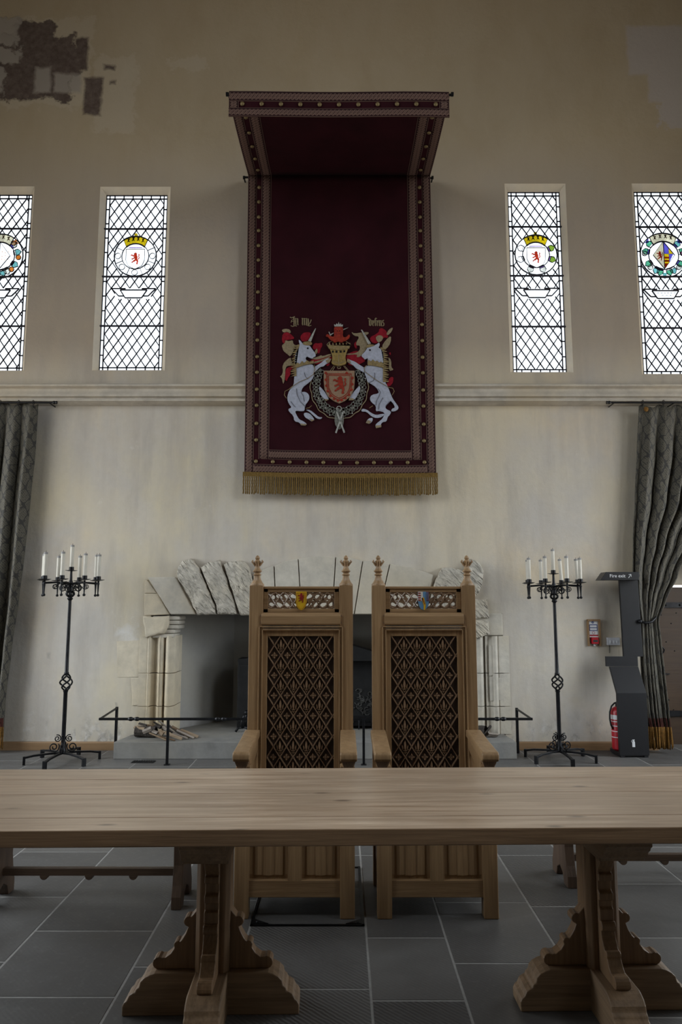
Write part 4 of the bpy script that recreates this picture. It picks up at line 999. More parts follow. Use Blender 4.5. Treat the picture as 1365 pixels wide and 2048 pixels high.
# mantling
emb('scarlet_mantling', c1, [[(200, 370), (280, 350), (330, 380), (400, 450), (330, 470), (250, 480), (230, 540), (190, 500)], [(480, 420), (520, 365), (590, 350), (650, 360), (640, 420), (600, 490), (520, 505), (490, 470)],
    [(665, 580), (710, 520), (760, 530), (830, 515), (830, 570), (800, 610), (790, 680), (750, 690), (740, 610), (700, 640)], [(300, 900), (390, 880), (400, 930), (330, 940), (330, 1020), (280, 1080), (275, 1130), (235, 1100), (245, 940)],
    [(630, 790), (760, 760), (970, 700), (985, 780), (940, 870), (900, 890), (850, 830), (720, 865), (680, 830)]], 'red', 0, .008, ce)
emb('gold_mantling', c1, [[(185, 315), (240, 298), (310, 305), (335, 345), (320, 375), (280, 345), (215, 362)], [(245, 475), (300, 495), (365, 475), (370, 540), (420, 560), (330, 745), (280, 700), (215, 650), (200, 600), (190, 560), (240, 520)],
    [(330, 740), (230, 820), (195, 900), (210, 960), (190, 1030), (155, 1050), (190, 1070), (210, 1175), (230, 1130), (240, 1050), (250, 900), (300, 880), (380, 880), (340, 800)],
    [(640, 772), (760, 738), (810, 712), (830, 732), (960, 688), (978, 712), (840, 762), (740, 787)], [(620, 835), (720, 815), (860, 768), (978, 716), (965, 742), (840, 805), (700, 852)], [(700, 670), (740, 600), (755, 640), (745, 690), (715, 700)]], 'gold_pale', .004, .013, ce)
emb('scarlet_mantling', c2, [[(170, 705), (330, 640), (390, 660), (430, 720), (500, 800), (380, 865), (290, 885), (190, 855)], [(550, 430), (640, 390), (700, 340), (690, 310), (740, 282), (800, 320), (825, 360), (845, 450), (770, 430), (660, 540), (570, 510)],
    [(850, 690), (880, 660), (885, 722)], [(815, 1150), (870, 1060), (925, 1055), (922, 1140), (870, 1205), (820, 1205)], [(300, 540), (335, 490), (350, 560), (345, 620), (310, 590)]], 'red', 0, .008, ce)
emb('gold_mantling', c2, [[(255, 342), (310, 375), (420, 355), (535, 348), (530, 382), (480, 405), (535, 560), (450, 690), (400, 742), (340, 748), (360, 700), (180, 712), (185, 688), (300, 690), (390, 650), (400, 560), (340, 565), (335, 515), (392, 420), (300, 412)],
    [(640, 440), (680, 400), (740, 403), (765, 440), (740, 490), (680, 522)], [(808, 388), (850, 310), (920, 270), (900, 340), (840, 402)], [(740, 570), (800, 480), (890, 398), (882, 520), (820, 612), (770, 622)], [(840, 740), (890, 790), (890, 910), (935, 940), (850, 972), (850, 800)]], 'gold_pale', .004, .013, ce)
# unicorns
uL = emb('unicorn', c1, [[(410, 905), (520, 868), (660, 855), (705, 900), (692, 985), (692, 1060), (650, 1120), (600, 1160), (520, 1220), (490, 1300), (560, 1290), (615, 1330), (628, 1390), (600, 1450), (555, 1500), (550, 1590), (500, 1600), (410, 1590), (400, 1610), (440, 1690), (470, 1730), (540, 1760), (588, 1802), (560, 1822), (490, 1815), (470, 1775), (385, 1755), (375, 1670), (300, 1600), (293, 1560), (350, 1540), (300, 1480), (273, 1400), (290, 1310), (330, 1240), (378, 1190), (385, 1060)]], 'white', .008, .022, ce)
emb('head', c1, [[(455, 470), (485, 490), (515, 530), (560, 555), (630, 560), (665, 620), (724, 695), (722, 738), (690, 745), (672, 774), (630, 760), (585, 735), (560, 770), (600, 825), (400, 890), (392, 800), (400, 720), (420, 650), (450, 600), (475, 560), (462, 515)]], 'white', .016, .030, uL)
emb('foreleg', c1, [[(690, 905), (800, 845), (860, 788), (930, 762), (972, 775), (940, 832), (880, 858), (850, 892), (790, 902), (740, 952), (690, 995)]], 'white', .014, .026, uL)
emb('foreleg', c1, [[(780, 1195), (850, 1270), (900, 1340), (935, 1412), (890, 1432), (845, 1390), (800, 1340), (778, 1260)]], 'white', .006, .016, uL)
emb('hind_leg', c1, [[(530, 1625), (600, 1618), (660, 1660), (708, 1735), (660, 1758), (620, 1730), (550, 1690)]], 'white', .006, .016, uL)
emb('tail', c1, [[(560, 1570), (640, 1578), (710, 1635), (770, 1690), (835, 1690), (800, 1724), (740, 1714), (680, 1655), (620, 1602)]], 'white', .008, .018, uL)
emb('horn', c1, [[(603, 492), (718, 290), (728, 294), (650, 502)]], 'silver', .024, .034, uL, 0)
mane = []
for i in range(15):
    y = 545 + i * 33; x = 452 - (i ** .8) * 8 if i < 9 else 402; w = 75
    mane.append([(x + 18, y), (x - w, y + 28 + (i % 3) * 10), (x - w + 16, y + 40), (x + 18, y + 36)])
emb('mane', c1, mane, 'gold', .018, .030, uL, 0, .002); emb('forelock', c1, [[(510, 530), (540, 503), (600, 493), (662, 508), (668, 552), (600, 562), (545, 555)]], 'gold', .028, .036, uL)
emb('coronet_collar', c1, [[(398, 872), (440, 830), (470, 855), (510, 805), (540, 838), (590, 795), (620, 820), (690, 800), (692, 846), (540, 872), (410, 918)]], 'gold', .024, .038, uL, 0)
emb('hoof', c1, [[(880, 800), (940, 765), (972, 775), (935, 835), (900, 838)], [(480, 1790), (588, 1800), (560, 1824), (492, 1818)], [(620, 1712), (705, 1735), (660, 1760)], [(850, 1400), (935, 1412), (890, 1434)]], 'gold_pale', .020, .032, uL, 0)
thread('chain', c1, [[(700, 860), (710, 930), (690, 1010), (590, 1080), (470, 1130), (360, 1200), (300, 1250), (240, 1280), (230, 1340), (265, 1395)], [(570, 1550), (620, 1540), (660, 1505)]], 'gold', .0035, .030, uL)
thread('stitched_shading', c1, [[(545, 985), (560, 1050), (600, 1085)], [(420, 1240), (430, 1330), (480, 1440), (560, 1520)], [(490, 1290), (530, 1360), (545, 1440)], [(330, 1440), (375, 1500), (405, 1530)], [(505, 620), (520, 690), (570, 725)], [(490, 610), (480, 700), (520, 780)], [(420, 800), (430, 860)]], 'shade', .0035, .026, uL)
mb = MB(); mb.ball(P(*c1(598, 602), AY - .032), .010, 8); mb.build('eye', 'black', uL)
uR = emb('unicorn', c2, [[(495, 880), (640, 872), (768, 908), (762, 1040), (790, 1130), (840, 1220), (882, 1330), (912, 1400), (962, 1470), (1005, 1530), (998, 1570), (940, 1602), (885, 1602), (900, 1558), (950, 1542), (930, 1490), (880, 1432), (865, 1450), (800, 1520), (800, 1560), (890, 1602), (872, 1650), (832, 1690), (815, 1762), (745, 1770), (722, 1820), (732, 1850), (650, 1862), (638, 1820), (660, 1788), (740, 1728), (770, 1680), (788, 1620), (700, 1592), (645, 1602), (650, 1510), (580, 1460), (548, 1400), (580, 1338), (690, 1320), (690, 1280), (650, 1220), (560, 1160), (515, 1140), (498, 1070), (468, 1000), (462, 920)]], 'white', .008, .022, ce)
emb('head', c2, [[(520, 580), (565, 572), (640, 558), (702, 512), (710, 560), (682, 600), (742, 622), (772, 700), (772, 870), (515, 840), (522, 762), (500, 772), (470, 787), (458, 762), (424, 737), (424, 713), (470, 668), (503, 620)]], 'white', .016, .030, uR)
emb('foreleg', c2, [[(475, 1000), (380, 942), (330, 922), (300, 882), (250, 852), (192, 822), (198, 768), (240, 788), (320, 818), (390, 868), (480, 920)]], 'white', .014, .026, uR)
emb('foreleg', c2, [[(395, 1185), (405, 1250), (362, 1342), (310, 1422), (218, 1427), (240, 1368), (300, 1288)]], 'white', .006, .016, uR)
emb('hind_leg', c2, [[(488, 1778), (530, 1708), (602, 1698), (592, 1762), (540, 1797)]], 'white', .006, .016, uR)
emb('tail', c2, [[(415, 1605), (428, 1555), (500, 1568), (580, 1628), (650, 1658), (740, 1638), (795, 1638), (740, 1692), (660, 1708), (580, 1682), (500, 1602)]], 'white', .008, .018, uR)
emb('horn', c2, [[(412, 314), (432, 314), (572, 532), (528, 545)]], 'silver', .024, .034, uR, 0)
mane = []
for i in range(16):
    y = 590 + i * 34; x = 735 + (i ** .7) * 12 if i < 8 else 775; w = 78
    mane.append([(x - 15, y), (x + w, y + 24 + (i % 3) * 10), (x + w - 16, y + 38), (x - 15, y + 36)])
emb('mane', c2, mane, 'gold', .018, .030, uR, 0, .002); emb('forelock', c2, [[(480, 590), (530, 540), (600, 545), (640, 562), (570, 580), (520, 600)]], 'gold', .028, .036, uR)
emb('coronet_collar', c2, [[(515, 830), (530, 785), (570, 815), (600, 782), (640, 820), (665, 800), (700, 835), (730, 815), (778, 862), (770, 915), (640, 886), (518, 872)]], 'gold', .024, .038, uR, 0)
emb('hoof', c2, [[(192, 822), (198, 768), (235, 790), (260, 845)], [(640, 1822), (735, 1815), (732, 1850), (650, 1864)], [(488, 1778), (520, 1735), (575, 1755), (540, 1799)], [(218, 1427), (232, 1385), (300, 1400), (300, 1424)]], 'gold_pale', .020, .032, uR, 0)
thread('chain', c2, [[(500, 870), (465, 910), (470, 970), (530, 1010), (610, 1070), (700, 1130), (800, 1185), (850, 1220), (915, 1230), (938, 1280), (905, 1340)], [(545, 1545), (580, 1520), (600, 1508)]], 'gold', .0035, .030, uR)
thread('stitched_shading', c2, [[(630, 990), (630, 1060), (610, 1110), (530, 1150)], [(680, 1240), (720, 1290), (700, 1350), (655, 1440), (650, 1500)], [(760, 1380), (700, 1480), (690, 1570)], [(670, 600), (680, 680), (630, 740), (570, 750)], [(640, 640), (570, 690)], [(860, 1440), (800, 1515)]], 'shade', .0035, .026, uR)
mb = MB(); mb.ball(P(*c2(555, 630), AY - .032), .010, 8); mb.build('eye', 'black', uR)
# collar of knots round the shield, and its pendant
kn = MB(); rp_ = MB(); cc = (1095, 1195)
for i in range(34):
    a = math.radians(-35 + 250 * i / 33); 
    for q, rr in ((0, .90), (1, 1.08)):
        x, y = cc[0] + 365 * rr * math.cos(a), cc[1] + 425 * rr * math.sin(a); p = P(*c1(x, y), AY - .010)
        kn.tube(arc(p, .020 if i % 2 else .014, a, a + 2 * PI, 8), .0058, 5, close=False)
    x, y = cc[0] + 365 * math.cos(a), cc[1] + 425 * math.sin(a); kn.ball(P(*c1(x, y), AY - .010), .013 if i % 3 else .020, 6, (1, .6, 1))
knots = kn.build('knotted_collar', 'knot', ce, smooth=True)
pts = [P(*c1(cc[0] + (455 + 8 * math.sin(i * 1.1)) * math.cos(math.radians(-25 + 230 * i / 60)), cc[1] + (525 + 8 * math.sin(i * 1.1)) * math.sin(math.radians(-25 + 230 * i / 60))), AY - .008) for i in range(61)]
rp_.tube(pts, .0055, 6); rp_.build('collar_edging', 'gold_pale', knots, smooth=True)
sp_ = MB()
for i in range(30):
    a = math.radians(-30 + 240 * i / 29); rr = (.86, 1.0, 1.16)[i % 3]; sp_.ball(P(*c1(cc[0] + 365 * rr * math.cos(a), cc[1] + 425 * rr * math.sin(a)), AY - .020), .008, 6)
sp_.build('collar_beads', 'silver', knots, smooth=True)
pen = emb('pendant_figure', c1, [[(1060, 1600), (1090, 1540), (1125, 1600), (1165, 1640), (1165, 1800), (1120, 1880), (1075, 1880), (1020, 1790), (1025, 1640)]], 'knot', .012, .022, ce)
emb('saltire_cross', c1, [[(1040, 1600), (1062, 1590), (1188, 1930), (1165, 1942)], [(1150, 1590), (1172, 1600), (1052, 1945), (1028, 1935)]], 'silver', .022, .032, pen, 0)
thread('halo', c1, [[(1090 + 38 * math.cos(i * PI / 8), 1555 + 38 * math.sin(i * PI / 8)) for i in range(17)]], 'silver', .005, .026, pen)
# shield
shl = [(850, 962), (1335, 962), (1338, 1120), (1328, 1250), (1270, 1370), (1180, 1440), (1095, 1476), (1010, 1440), (920, 1370), (862, 1250), (850, 1120)]
sh = emb('heraldic_shield', c1, [shl], 'ground_gold', .012, .030, ce, 0)
def inset(L, s_, c=(1095, 1190)): return [(c[0] + (x - c[0]) * s_, c[1] + (y - c[1]) * s_) for x, y in L]
for s_, r in ((.80, .0055), (.70, .0045)): thread('red_tressure', c1, [inset(shl, s_) + inset(shl, s_)[:1]], 'orange', r, .031, sh)
for a in range(14):
    p0, p1 = inset(shl, .86), None
    q = a / 14 * len(shl); i = int(q); fr = q - i; A, B = inset(shl, .86)[i], inset(shl, .86)[(i + 1) % len(shl)]; x, y = A[0] + (B[0] - A[0]) * fr, A[1] + (B[1] - A[1]) * fr
    mb = MB(); app(mb, c1, [(x - 24, y), (x, y - 24), (x + 24, y), (x, y + 24)], .030, .036, 0); mb.build('red_lily', 'orange', sh)
a_, b_ = P(*c1(985, 1335), AY), P(*c1(1225, 1055), AY)
mb = MB(); lion(mb, a_[0], a_[2], b_[0] - a_[0], b_[2] - a_[2], AY - .030, .008); mb.build('rampant_lion', 'orange', sh, bevel=.002)
# helm, crown, lion crest
hm = emb('gold_helm', c1, [[(915, 590), (950, 625), (965, 670), (985, 720), (985, 790), (968, 835), (1000, 872), (1090, 892), (1175, 872), (1212, 840), (1192, 790), (1195, 720), (1215, 660), (1240, 600), (1265, 570), (1090, 610)]], 'helm', .014, .038, ce)
emb('visor_slot', c1, [[(980, 640), (1008, 640), (1008, 672), (980, 672)], [(1034, 642), (1068, 642), (1068, 676), (1034, 676)], [(1100, 642), (1134, 642), (1134, 674), (1100, 674)], [(1160, 636), (1188, 634), (1188, 666), (1160, 668)]], 'black', .036, .040, hm, 0, 0)
cr = [(895, 548)]
for i in range(7): cr += [(925 + i * 55, 560), (940 + i * 53, 512), (960 + i * 53, 560)]
emb('crown', c1, [cr + [(1275, 548), (1250, 612), (1090, 640), (932, 612)]], 'gold', .034, .046, hm, 0)
thread('helm_strap', c1, [[(1010, 880), (950, 960)], [(1030, 885), (985, 960)], [(1160, 880), (1225, 960)], [(1180, 880), (1245, 960)], [(900, 545), (930, 510), (990, 490)], [(1195, 490), (1240, 520), (1265, 545)]], 'gold_pale', .004, .014, hm)
thread('lacing', c1, [[(1090, 700), (1085, 780), (1090, 900)], [(1060, 890), (1075, 925), (1110, 920), (1118, 895)], [(990, 810), (1080, 845), (1180, 810)]], 'gold_pale', .004, .040, hm)
lc = emb('lion_crest', c1, [[(1012, 300), (1022, 268), (1150, 268), (1158, 330), (1145, 425), (1200, 440), (1255, 380), (1265, 440), (1200, 492), (1150, 505), (1130, 530), (1100, 505), (1060, 505), (1020, 530), (1000, 500), (960, 482), (920, 432), (878, 422), (905, 378), (962, 420), (1015, 432)]], 'orange', .018, .034, ce)
emb('small_crown', c1, [[(1018, 265), (1012, 228), (1040, 240), (1052, 212), (1075, 232), (1085, 186), (1098, 232), (1120, 212), (1130, 240), (1152, 228), (1150, 265)]], 'silver', .030, .042, lc, 0)
emb('sword', c1, [[(950, 385), (1005, 358), (1008, 372), (958, 405)], [(1150, 305), (1245, 278), (1155, 322)], [(925, 345), (940, 345), (965, 410), (950, 412)]], 'silver', .014, .024, lc, 0)
thread('stitched_mane', c1, [[(1028 + dx, 292 + j * 26), (1036 + dx, 306 + j * 26), (1030 + dx, 316 + j * 26)] for dx in (0, 22, 88, 104) for j in range(5)] + [[(1062, 372), (1085, 384), (1108, 372)]], 'sh_red', .0028, .034, lc)
for ex_ in (1068, 1102): mb = MB(); mb.ball(P(*c1(ex_, 330), AY - .035), .0055, 8); mb.build('eye', 'black', lc)
# motto in black-letter
def minims(cv_, name, strokes, r=.0062):
    mb = MB()
    for L, w in strokes: pl = [P(*cv_(x, y), AY - .006) for x, y in L]; mb.tube(pl, r * w, 4)
    return mb.build(name, 'gold_pale', ce)
def mn(x, y0, y1): return [([(x - 8, y0 - 4), (x + 3, y0 + 10)], 1.), ([(x, y0 + 6), (x, y1 - 6)], 1.15), ([(x - 3, y1 - 10), (x + 10, y1 + 4)], 1.)]
st_ = [([(318, 112), (345, 124), (395, 104)], .9), ([(378, 112), (384, 180), (380, 244)], 1.25), ([(345, 180), (372, 178)], .8), ([(335, 200), (345, 160), (365, 150)], .6), ([(330, 246), (360, 258), (400, 246), (425, 255)], .9)]
st_ += mn(408, 132, 232) + mn(440, 136, 232) + [([(408, 140), (440, 132)], .7)]
st_ += mn(515, 132, 234) + mn(547, 134, 234) + mn(579, 134, 240) + [([(515, 142), (547, 130)], .7), ([(547, 142), (579, 130)], .7)]
st_ += mn(606, 140, 238) + [([(652, 152), (640, 190), (608, 240)], .9), ([(596, 246), (620, 252), (655, 242)], .6)]
minims(c1, 'motto_lettering', st_)
st_ = mn(548, 165, 244) + [([(522, 128), (545, 138), (575, 165), (574, 225), (560, 248)], 1.1), ([(548, 172), (572, 164)], .7)]                       # d
st_ += mn(600, 168, 246) + [([(600, 172), (618, 166), (618, 196), (600, 208)], .8)]                                                                     # e
st_ += [([(640, 250), (638, 140), (650, 126)], 1.15), ([(650, 128), (664, 138)], .8), ([(624, 168), (660, 168)], .7)]                                    # f
st_ += mn(668, 168, 246) + [([(668, 172), (684, 166), (684, 194), (668, 206)], .8)]                                                                     # e
st_ += mn(704, 166, 248) + mn(732, 168, 250) + [([(704, 174), (732, 164)], .7)]                                                                          # n
st_ += [([(776, 160), (756, 166), (756, 196), (774, 208), (774, 240), (752, 252)], 1.)]                                                                  # s
minims(c2, 'motto_lettering', st_)

# ------------------------------------------------------------------ thrones
def throne(px0, label, kind):
    """local frame: x 0..W, y 0 = front of the legs, back face at BY"""
    W, BY, ZS, ZT = .590, .43, .46, 1.622
    t = thing('throne', (px0, 3.745, 0), label, 'throne')
    X = lambda a: px0 + a; Y = lambda a: 3.745 + a
    pw = .078
    for s_ in (0, 1):
        a = 0 if s_ == 0 else W - pw
        mb = MB(); mb.box(X(a), X(a + pw), Y(BY), Y(BY + .075), 0, ZT); post = mb.build('back_post', 'throne', t, bevel=.004)
        c = (X(a + pw / 2), Y(BY + .0375), ZT)
        mb = MB(); mb.lathe([(.040, 0), (.040, .006), (.030, .018), (.021, .035), (.018, .050), (.018, .056), (.023, .059), (.023, .063), (.017, .068), (.017, .073), (.026, .080), (.026, .084), (.018, .092), (.013, .108), (.012, .12)], c, 8)
        mb.lathe([(.010, .118), (.019, .138), (.016, .143), (.009, .146), (.011, .150), (.014, .157), (.010, .167), (.002, .174)], c, 8)
        for k in range(4):
            q = k * PI / 2 + PI / 4 * 0; d = Vector((math.cos(q), math.sin(q), 0)); mb.tube([Vector(c) + d * .012 + Vector((0, 0, .112)), Vector(c) + d * .022 + Vector((0, 0, .128)), Vector(c) + d * .030 + Vector((0, 0, .138)), Vector(c) + d * .026 + Vector((0, 0, .147))], [.006, .007, .007, .004], 6)
        mb.build('finial', 'throne', post, smooth='auto')
    i0, i1 = pw, W - pw
    # pierced tracery panel
    z0, z1 = 1.468, 1.612; yf = BY + .022; mb = MB()
    mb.box(X(i0), X(i1), Y(yf), Y(yf + .03), z1 - .030, z1); mb.box(X(i0), X(i1), Y(yf), Y(yf + .03), z0, z0 + .022)
    mb.box(X(i0), X(i0 + .028), Y(yf), Y(yf + .03), z0, z1); mb.box(X(i1 - .028), X(i1), Y(yf), Y(yf + .03), z0, z1)
    mb.box(X(i0), X(i1), Y(yf - .008), Y(yf + .03), z1 - .010, z1 + .004)
    mb.build('tracery_frame', 'throne_x', t, bevel=.003)
    mb = MB(); ax0, ax1, az0, az1 = i0 + .028, i1 - .028, z0 + .022, z1 - .030; shw = .052; cx = W / 2; N = 24
    def cell(xa, xb, za, zb, tilt, sc, flip):
        c = Vector(((xa + xb) / 2, (za + zb) / 2)); h = []; o = []
        for k in range(N):
            a = 2 * PI * k / N
            dx, dz = math.cos(a), math.sin(a); m = min((xb - xa) / 2 / max(abs(dx), 1e-6), (zb - za) / 2 / max(abs(dz), 1e-6)); o.append((c.x + dx * m, c.y + dz * m))
            la = .0195 * sc * math.cos(a); lb = .0098 * sc * math.sin(a) * (1 - .45 * flip * math.cos(a)); h.append((c.x + la * math.cos(tilt) - lb * math.sin(tilt), c.y + la * math.sin(tilt) + lb * math.cos(tilt)))
        g1, g2 = yf + .006, yf + .022
        O = [mb.v((X(x), Y(g1), z)) for x, z in o]; H1 = [mb.v((X(c.x + (x - c.x) * 1.22), Y(g1), c.y + (z - c.y) * 1.3)) for x, z in h]; H = [mb.v((X(x), Y(g1 + .006), z)) for x, z in h]; B = [mb.v((X(x), Y(g2), z)) for x, z in h]; OB = [mb.v((X(x), Y(g2), z)) for x, z in o]
        for k in range(N):
            j = (k + 1) % N
            for L1, L2 in ((O, H1), (H1, H), (H, B), (B, OB)): mb.face([L1[k], L1[j], L2[j], L2[k]])
    for s_ in (-1, 1):
        xa, xb = (ax0, cx - shw / 2 + .002) if s_ < 0 else (cx + shw / 2 - .002, ax1); nc = 4
        for k in range(nc):
            for r in range(2):
                w_ = (xb - xa) / nc; zm = (az0 + az1) / 2
                cell(xa + k * w_, xa + (k + 1) * w_, az0 if r == 0 else zm, zm if r == 0 else az1, s_ * (.62 if (k + r) % 2 else .40), 1. if (k + r) % 3 else .86, -1 if (k + r) % 2 else 1)
    for s_ in (-1, 1):
        for r in range(2):
            for q in range(3):
                L = []; xa = ax0 if s_ < 0 else ax1; xe = cx - s_ * -shw / 2
                for k in range(13):
                    u = k / 12; L.append((X(xa + (xe - xa) * u), Y(yf + .004), az0 + (az1 - az0) * (.5 + .46 * math.sin(u * PI * 2.1 + q * 2.1 + r * PI))))
                if r == 0: mb.tube(L, .0042, 5)
    mb.box(X(cx - shw / 2), X(cx + shw / 2), Y(yf + .006), Y(yf + .022), az0, az1)
    tr = mb.build('pierced_tracery', 'throne_dark', t)
    # painted shield
    sw_, s0, s1 = .031, az0 - .008, az1 + .004; zc = s1
    SH = [(-1, 0), (1, 0), (1, -.55), (.82, -.80), (.45, -.95), (0, -1.02), (-.45, -.95), (-.82, -.80), (-1, -.55)]
    shp = lambda L, dy, d: [(X(cx + x * sw_), Y(yf - dy), s1 + z * (s1 - s0)) for x, z in L]
    mb = MB(); mb.prism(shp(SH, 0, 0), (0, -.012, 0)); shd = mb.build('painted_shield', 'sh_yellow' if kind == 'lion' else 'sh_blue', t, bevel=.002)
    shd['label'] = 'painted yellow shield with a red lion' if kind == 'lion' else 'painted shield in blue, white, red and yellow quarters'
    if kind == 'lion':
        mb = MB(); lion(mb, X(cx - .021), s1 - .062, .042, .054, Y(yf - .012), .003); mb.build('red_lion', 'sh_red', shd)
        mb = MB(); L = [(X(cx + x * sw_ * .86), Y(yf - .0125), s1 + (z * .86 - .07) * (s1 - s0)) for x, z in SH]; mb.tube(L + L[:1], .0007, 4); mb.build('shield_edging', 'sh_red', shd)
    else:
        def piece(nm, L, col, dy=.0122): mb = MB(); mb.prism(shp(L, dy, 0), (0, -.0018, 0)); mb.build(nm, col, shd)
        piece('white_quarter', [(-1, 0), (-.1, 0), (-.1, -.52), (-1, -.52)], 'sh_white')
        for q in range(4): piece('red_bar', [(-.98, -.05 - q * .125), (-.5, -.05 - q * .125), (-.5, -.11 - q * .125), (-.98, -.11 - q * .125)], 'sh_red', .014)
        piece('red_quarter', [(.5, 0), (1, 0), (1, -.50), (.5, -.50)], 'sh_red'); 
        for q in range(3): piece('blue_bar', [(.52 + q * .16, -.02), (.58 + q * .16, -.02), (.58 + q * .16, -.48), (.52 + q * .16, -.48)], 'sh_blue', .014)
        piece('yellow_bend', [(-.35, -.36), (.05, -.30), (.42, -.72), (.28, -.98), (0, -1.0), (.02, -.76)], 'sh_yellow')
        for q in range(3): piece('red_bar', [(-.18 + q * .14, -.42 - q * .1), (-.06 + q * .14, -.40 - q * .1), (-.04 + q * .14, -.48 - q * .1), (-.16 + q * .14, -.50 - q * .1)], 'sh_red', .015)
    # top rail and moulding
    mb = MB(); mb.prism([(X(i0 - .008), Y(BY - .012 + a), z) for a, z in ((.03, 1.395), (.004, 1.398), (0, 1.405), (0, 1.447), (.006, 1.458), (.02, 1.468), (.06, 1.468), (.06, 1.395))], (i1 - i0 + .016, 0, 0)); rl = mb.build('top_rail', 'throne_x', t, bevel=.002)
    mb = MB()
    for xx in (i0 - .012, i1 + .012):
        for z in (1.412, 1.450): mb.tube([(X(xx), Y(BY + .002), z), (X(xx), Y(BY - .004), z)], .0055, 8)
    mb.build('oak_peg', 'throne_dark', rl)
    # moulded frame round the back panel
    fx0, fx1, fz = .056, W - .056, 1.392
    mb = MB()
    for q, (o, d, w) in enumerate(((0, .010, .007), (.010, .004, .005), (.018, .008, .006))):
        mb.box(X(fx0 + o), X(fx0 + o + w), Y(BY - d), Y(BY + .03), ZS, fz - o); mb.box(X(fx1 - o - w), X(fx1 - o), Y(BY - d), Y(BY + .03), ZS, fz - o); mb.box(X(fx0 + o), X(fx1 - o), Y(BY - d), Y(BY + .03), fz - o - w, fz - o)
    mb.build('moulded_frame', 'throne', t, bevel=.0022)
    q0, q1, qz = .106, .106 + .376, 1.335
    mb = MB(); mb.box(X(fx0 + .02), X(q0), Y(BY + .010), Y(BY + .04), ZS, fz - .02); mb.box(X(q1), X(fx1 - .02), Y(BY + .010), Y(BY + .04), ZS, fz - .02); mb.box(X(q0), X(q1), Y(BY + .010), Y(BY + .04), qz, fz - .02)
    mb.build('panel_surround', 'throne', t, bevel=.003)
    # carved diaper panel: lattice, lilies, rosettes
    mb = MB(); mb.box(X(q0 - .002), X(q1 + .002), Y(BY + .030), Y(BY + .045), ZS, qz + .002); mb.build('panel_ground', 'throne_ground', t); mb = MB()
    wd, hd = .0735, .1115; xo = q0 + .0385; zo = qz - .052; yb = Y(BY + .030)
    def clipbar(a, b, w, d):
        # clip to the panel, ridge-shaped bar
        (xa, za), (xb, zb) = a, b
        t0, t1 = 0., 1.
        for p_, q_ in ((-(xb - xa), xa - q0), (xb - xa, q1 - xa), (-(zb - za), za - ZS), (zb - za, qz - za)):
            if abs(p_) < 1e-9:
                if q_ < 0: return
            else:
                r = q_ / p_
                if p_ < 0: t0 = max(t0, r)
                else: t1 = min(t1, r)
        if t0 >= t1: return
        A = Vector((xa + (xb - xa) * t0, za + (zb - za) * t0)); B = Vector((xa + (xb - xa) * t1, za + (zb - za) * t1)); n = (B - A); n = Vector((-n.y, n.x)).normalized() * w
        v = [mb.v((X(p.x), yb - h, p.y)) for p, h in ((A - n, 0), (A - n * .35, d), (A + n * .35, d), (A + n, 0), (B - n, 0), (B - n * .35, d), (B + n * .35, d), (B + n, 0))]
        for k in range(3): mb.face([v[k], v[k + 1], v[k + 5], v[k + 4]])
        mb.face(v[:4][::-1]); mb.face(v[4:])
    for k in range(-16, 22):
        for s_ in (1, -1): clipbar((xo + k * wd, zo), (xo + k * wd + s_ * wd * 11, zo - hd * 11), .0046, .0165); clipbar((xo + k * wd, zo), (xo + k * wd - s_ * wd * 3, zo + hd * 3), .0046, .0165)
    def lens(cx_, cz_, a, l, w, d, base=0.):
        c = (X(cx_), cz_); dx, dz = math.cos(a), math.sin(a); pts = []
        ring = [(-l, 0), (-.5 * l, .8 * w), (.1 * l, w), (.6 * l, .65 * w), (l, 0), (.6 * l, -.65 * w), (.1 * l, -w), (-.5 * l, -.8 * w)]
        o = [mb.v((c[0] + p * dx - q * dz, yb - base, c[1] + p * dz + q * dx)) for p, q in ring]; i_ = [mb.v((c[0] + (p * dx - q * dz) * .6, yb - base - d, c[1] + (p * dz + q * dx) * .6)) for p, q in ring]
        for k in range(8): mb.face([o[k], o[(k + 1) % 8], i_[(k + 1) % 8], i_[k]])
        mb.face(i_)
    for r in range(8):
        for k in range(4):
            x, z = xo + wd * .5 + (k + .0) * wd, zo - r * hd
            if z < ZS + .05: continue
            lens(x, z + .006, PI / 2, .036, .0085, .022)
            for s_ in (-1, 1):
                lens(x + s_ * .0135, z - .003, PI / 2 - s_ * .25, .021, .0068, .013); lens(x + s_ * .017, z - .016, -s_ * .5 + (PI if s_ < 0 else 0), .007, .0045, .009); lens(x + s_ * .007, z - .030, PI / 2 + s_ * .9, .009, .0036, .008)
            lens(x, z - .020, 0, .018, .004, .016); lens(x, z - .034, PI / 2, .010, .004, .009)
    for r in range(-1, 8):
        for k in range(-1, 6):
            x, z = xo + k * wd, zo - (r + .5) * hd
            if not (q0 + .02 < x < q1 - .02 and ZS + .03 < z < qz - .02): continue
            for a in range(4): lens(x + .0115 * math.cos(a * PI / 2), z + .0115 * math.sin(a * PI / 2), a * PI / 2, .0105, .0068, .010); lens(x + .009 * math.cos(a * PI / 2 + PI / 4), z + .009 * math.sin(a * PI / 2 + PI / 4), a * PI / 2 + PI / 4, .008, .004, .006)
            lens(x, z, 0, .0062, .0062, .015)
    mb.build('carved_panel', 'throne_dark', t)
    # seat, arms, legs, lower panels
    mb = MB(); mb.box(X(.004), X(W - .004), Y(-.012), Y(BY), ZS - .035, ZS); mb.build('seat', 'throne_x', t, bevel=.006)
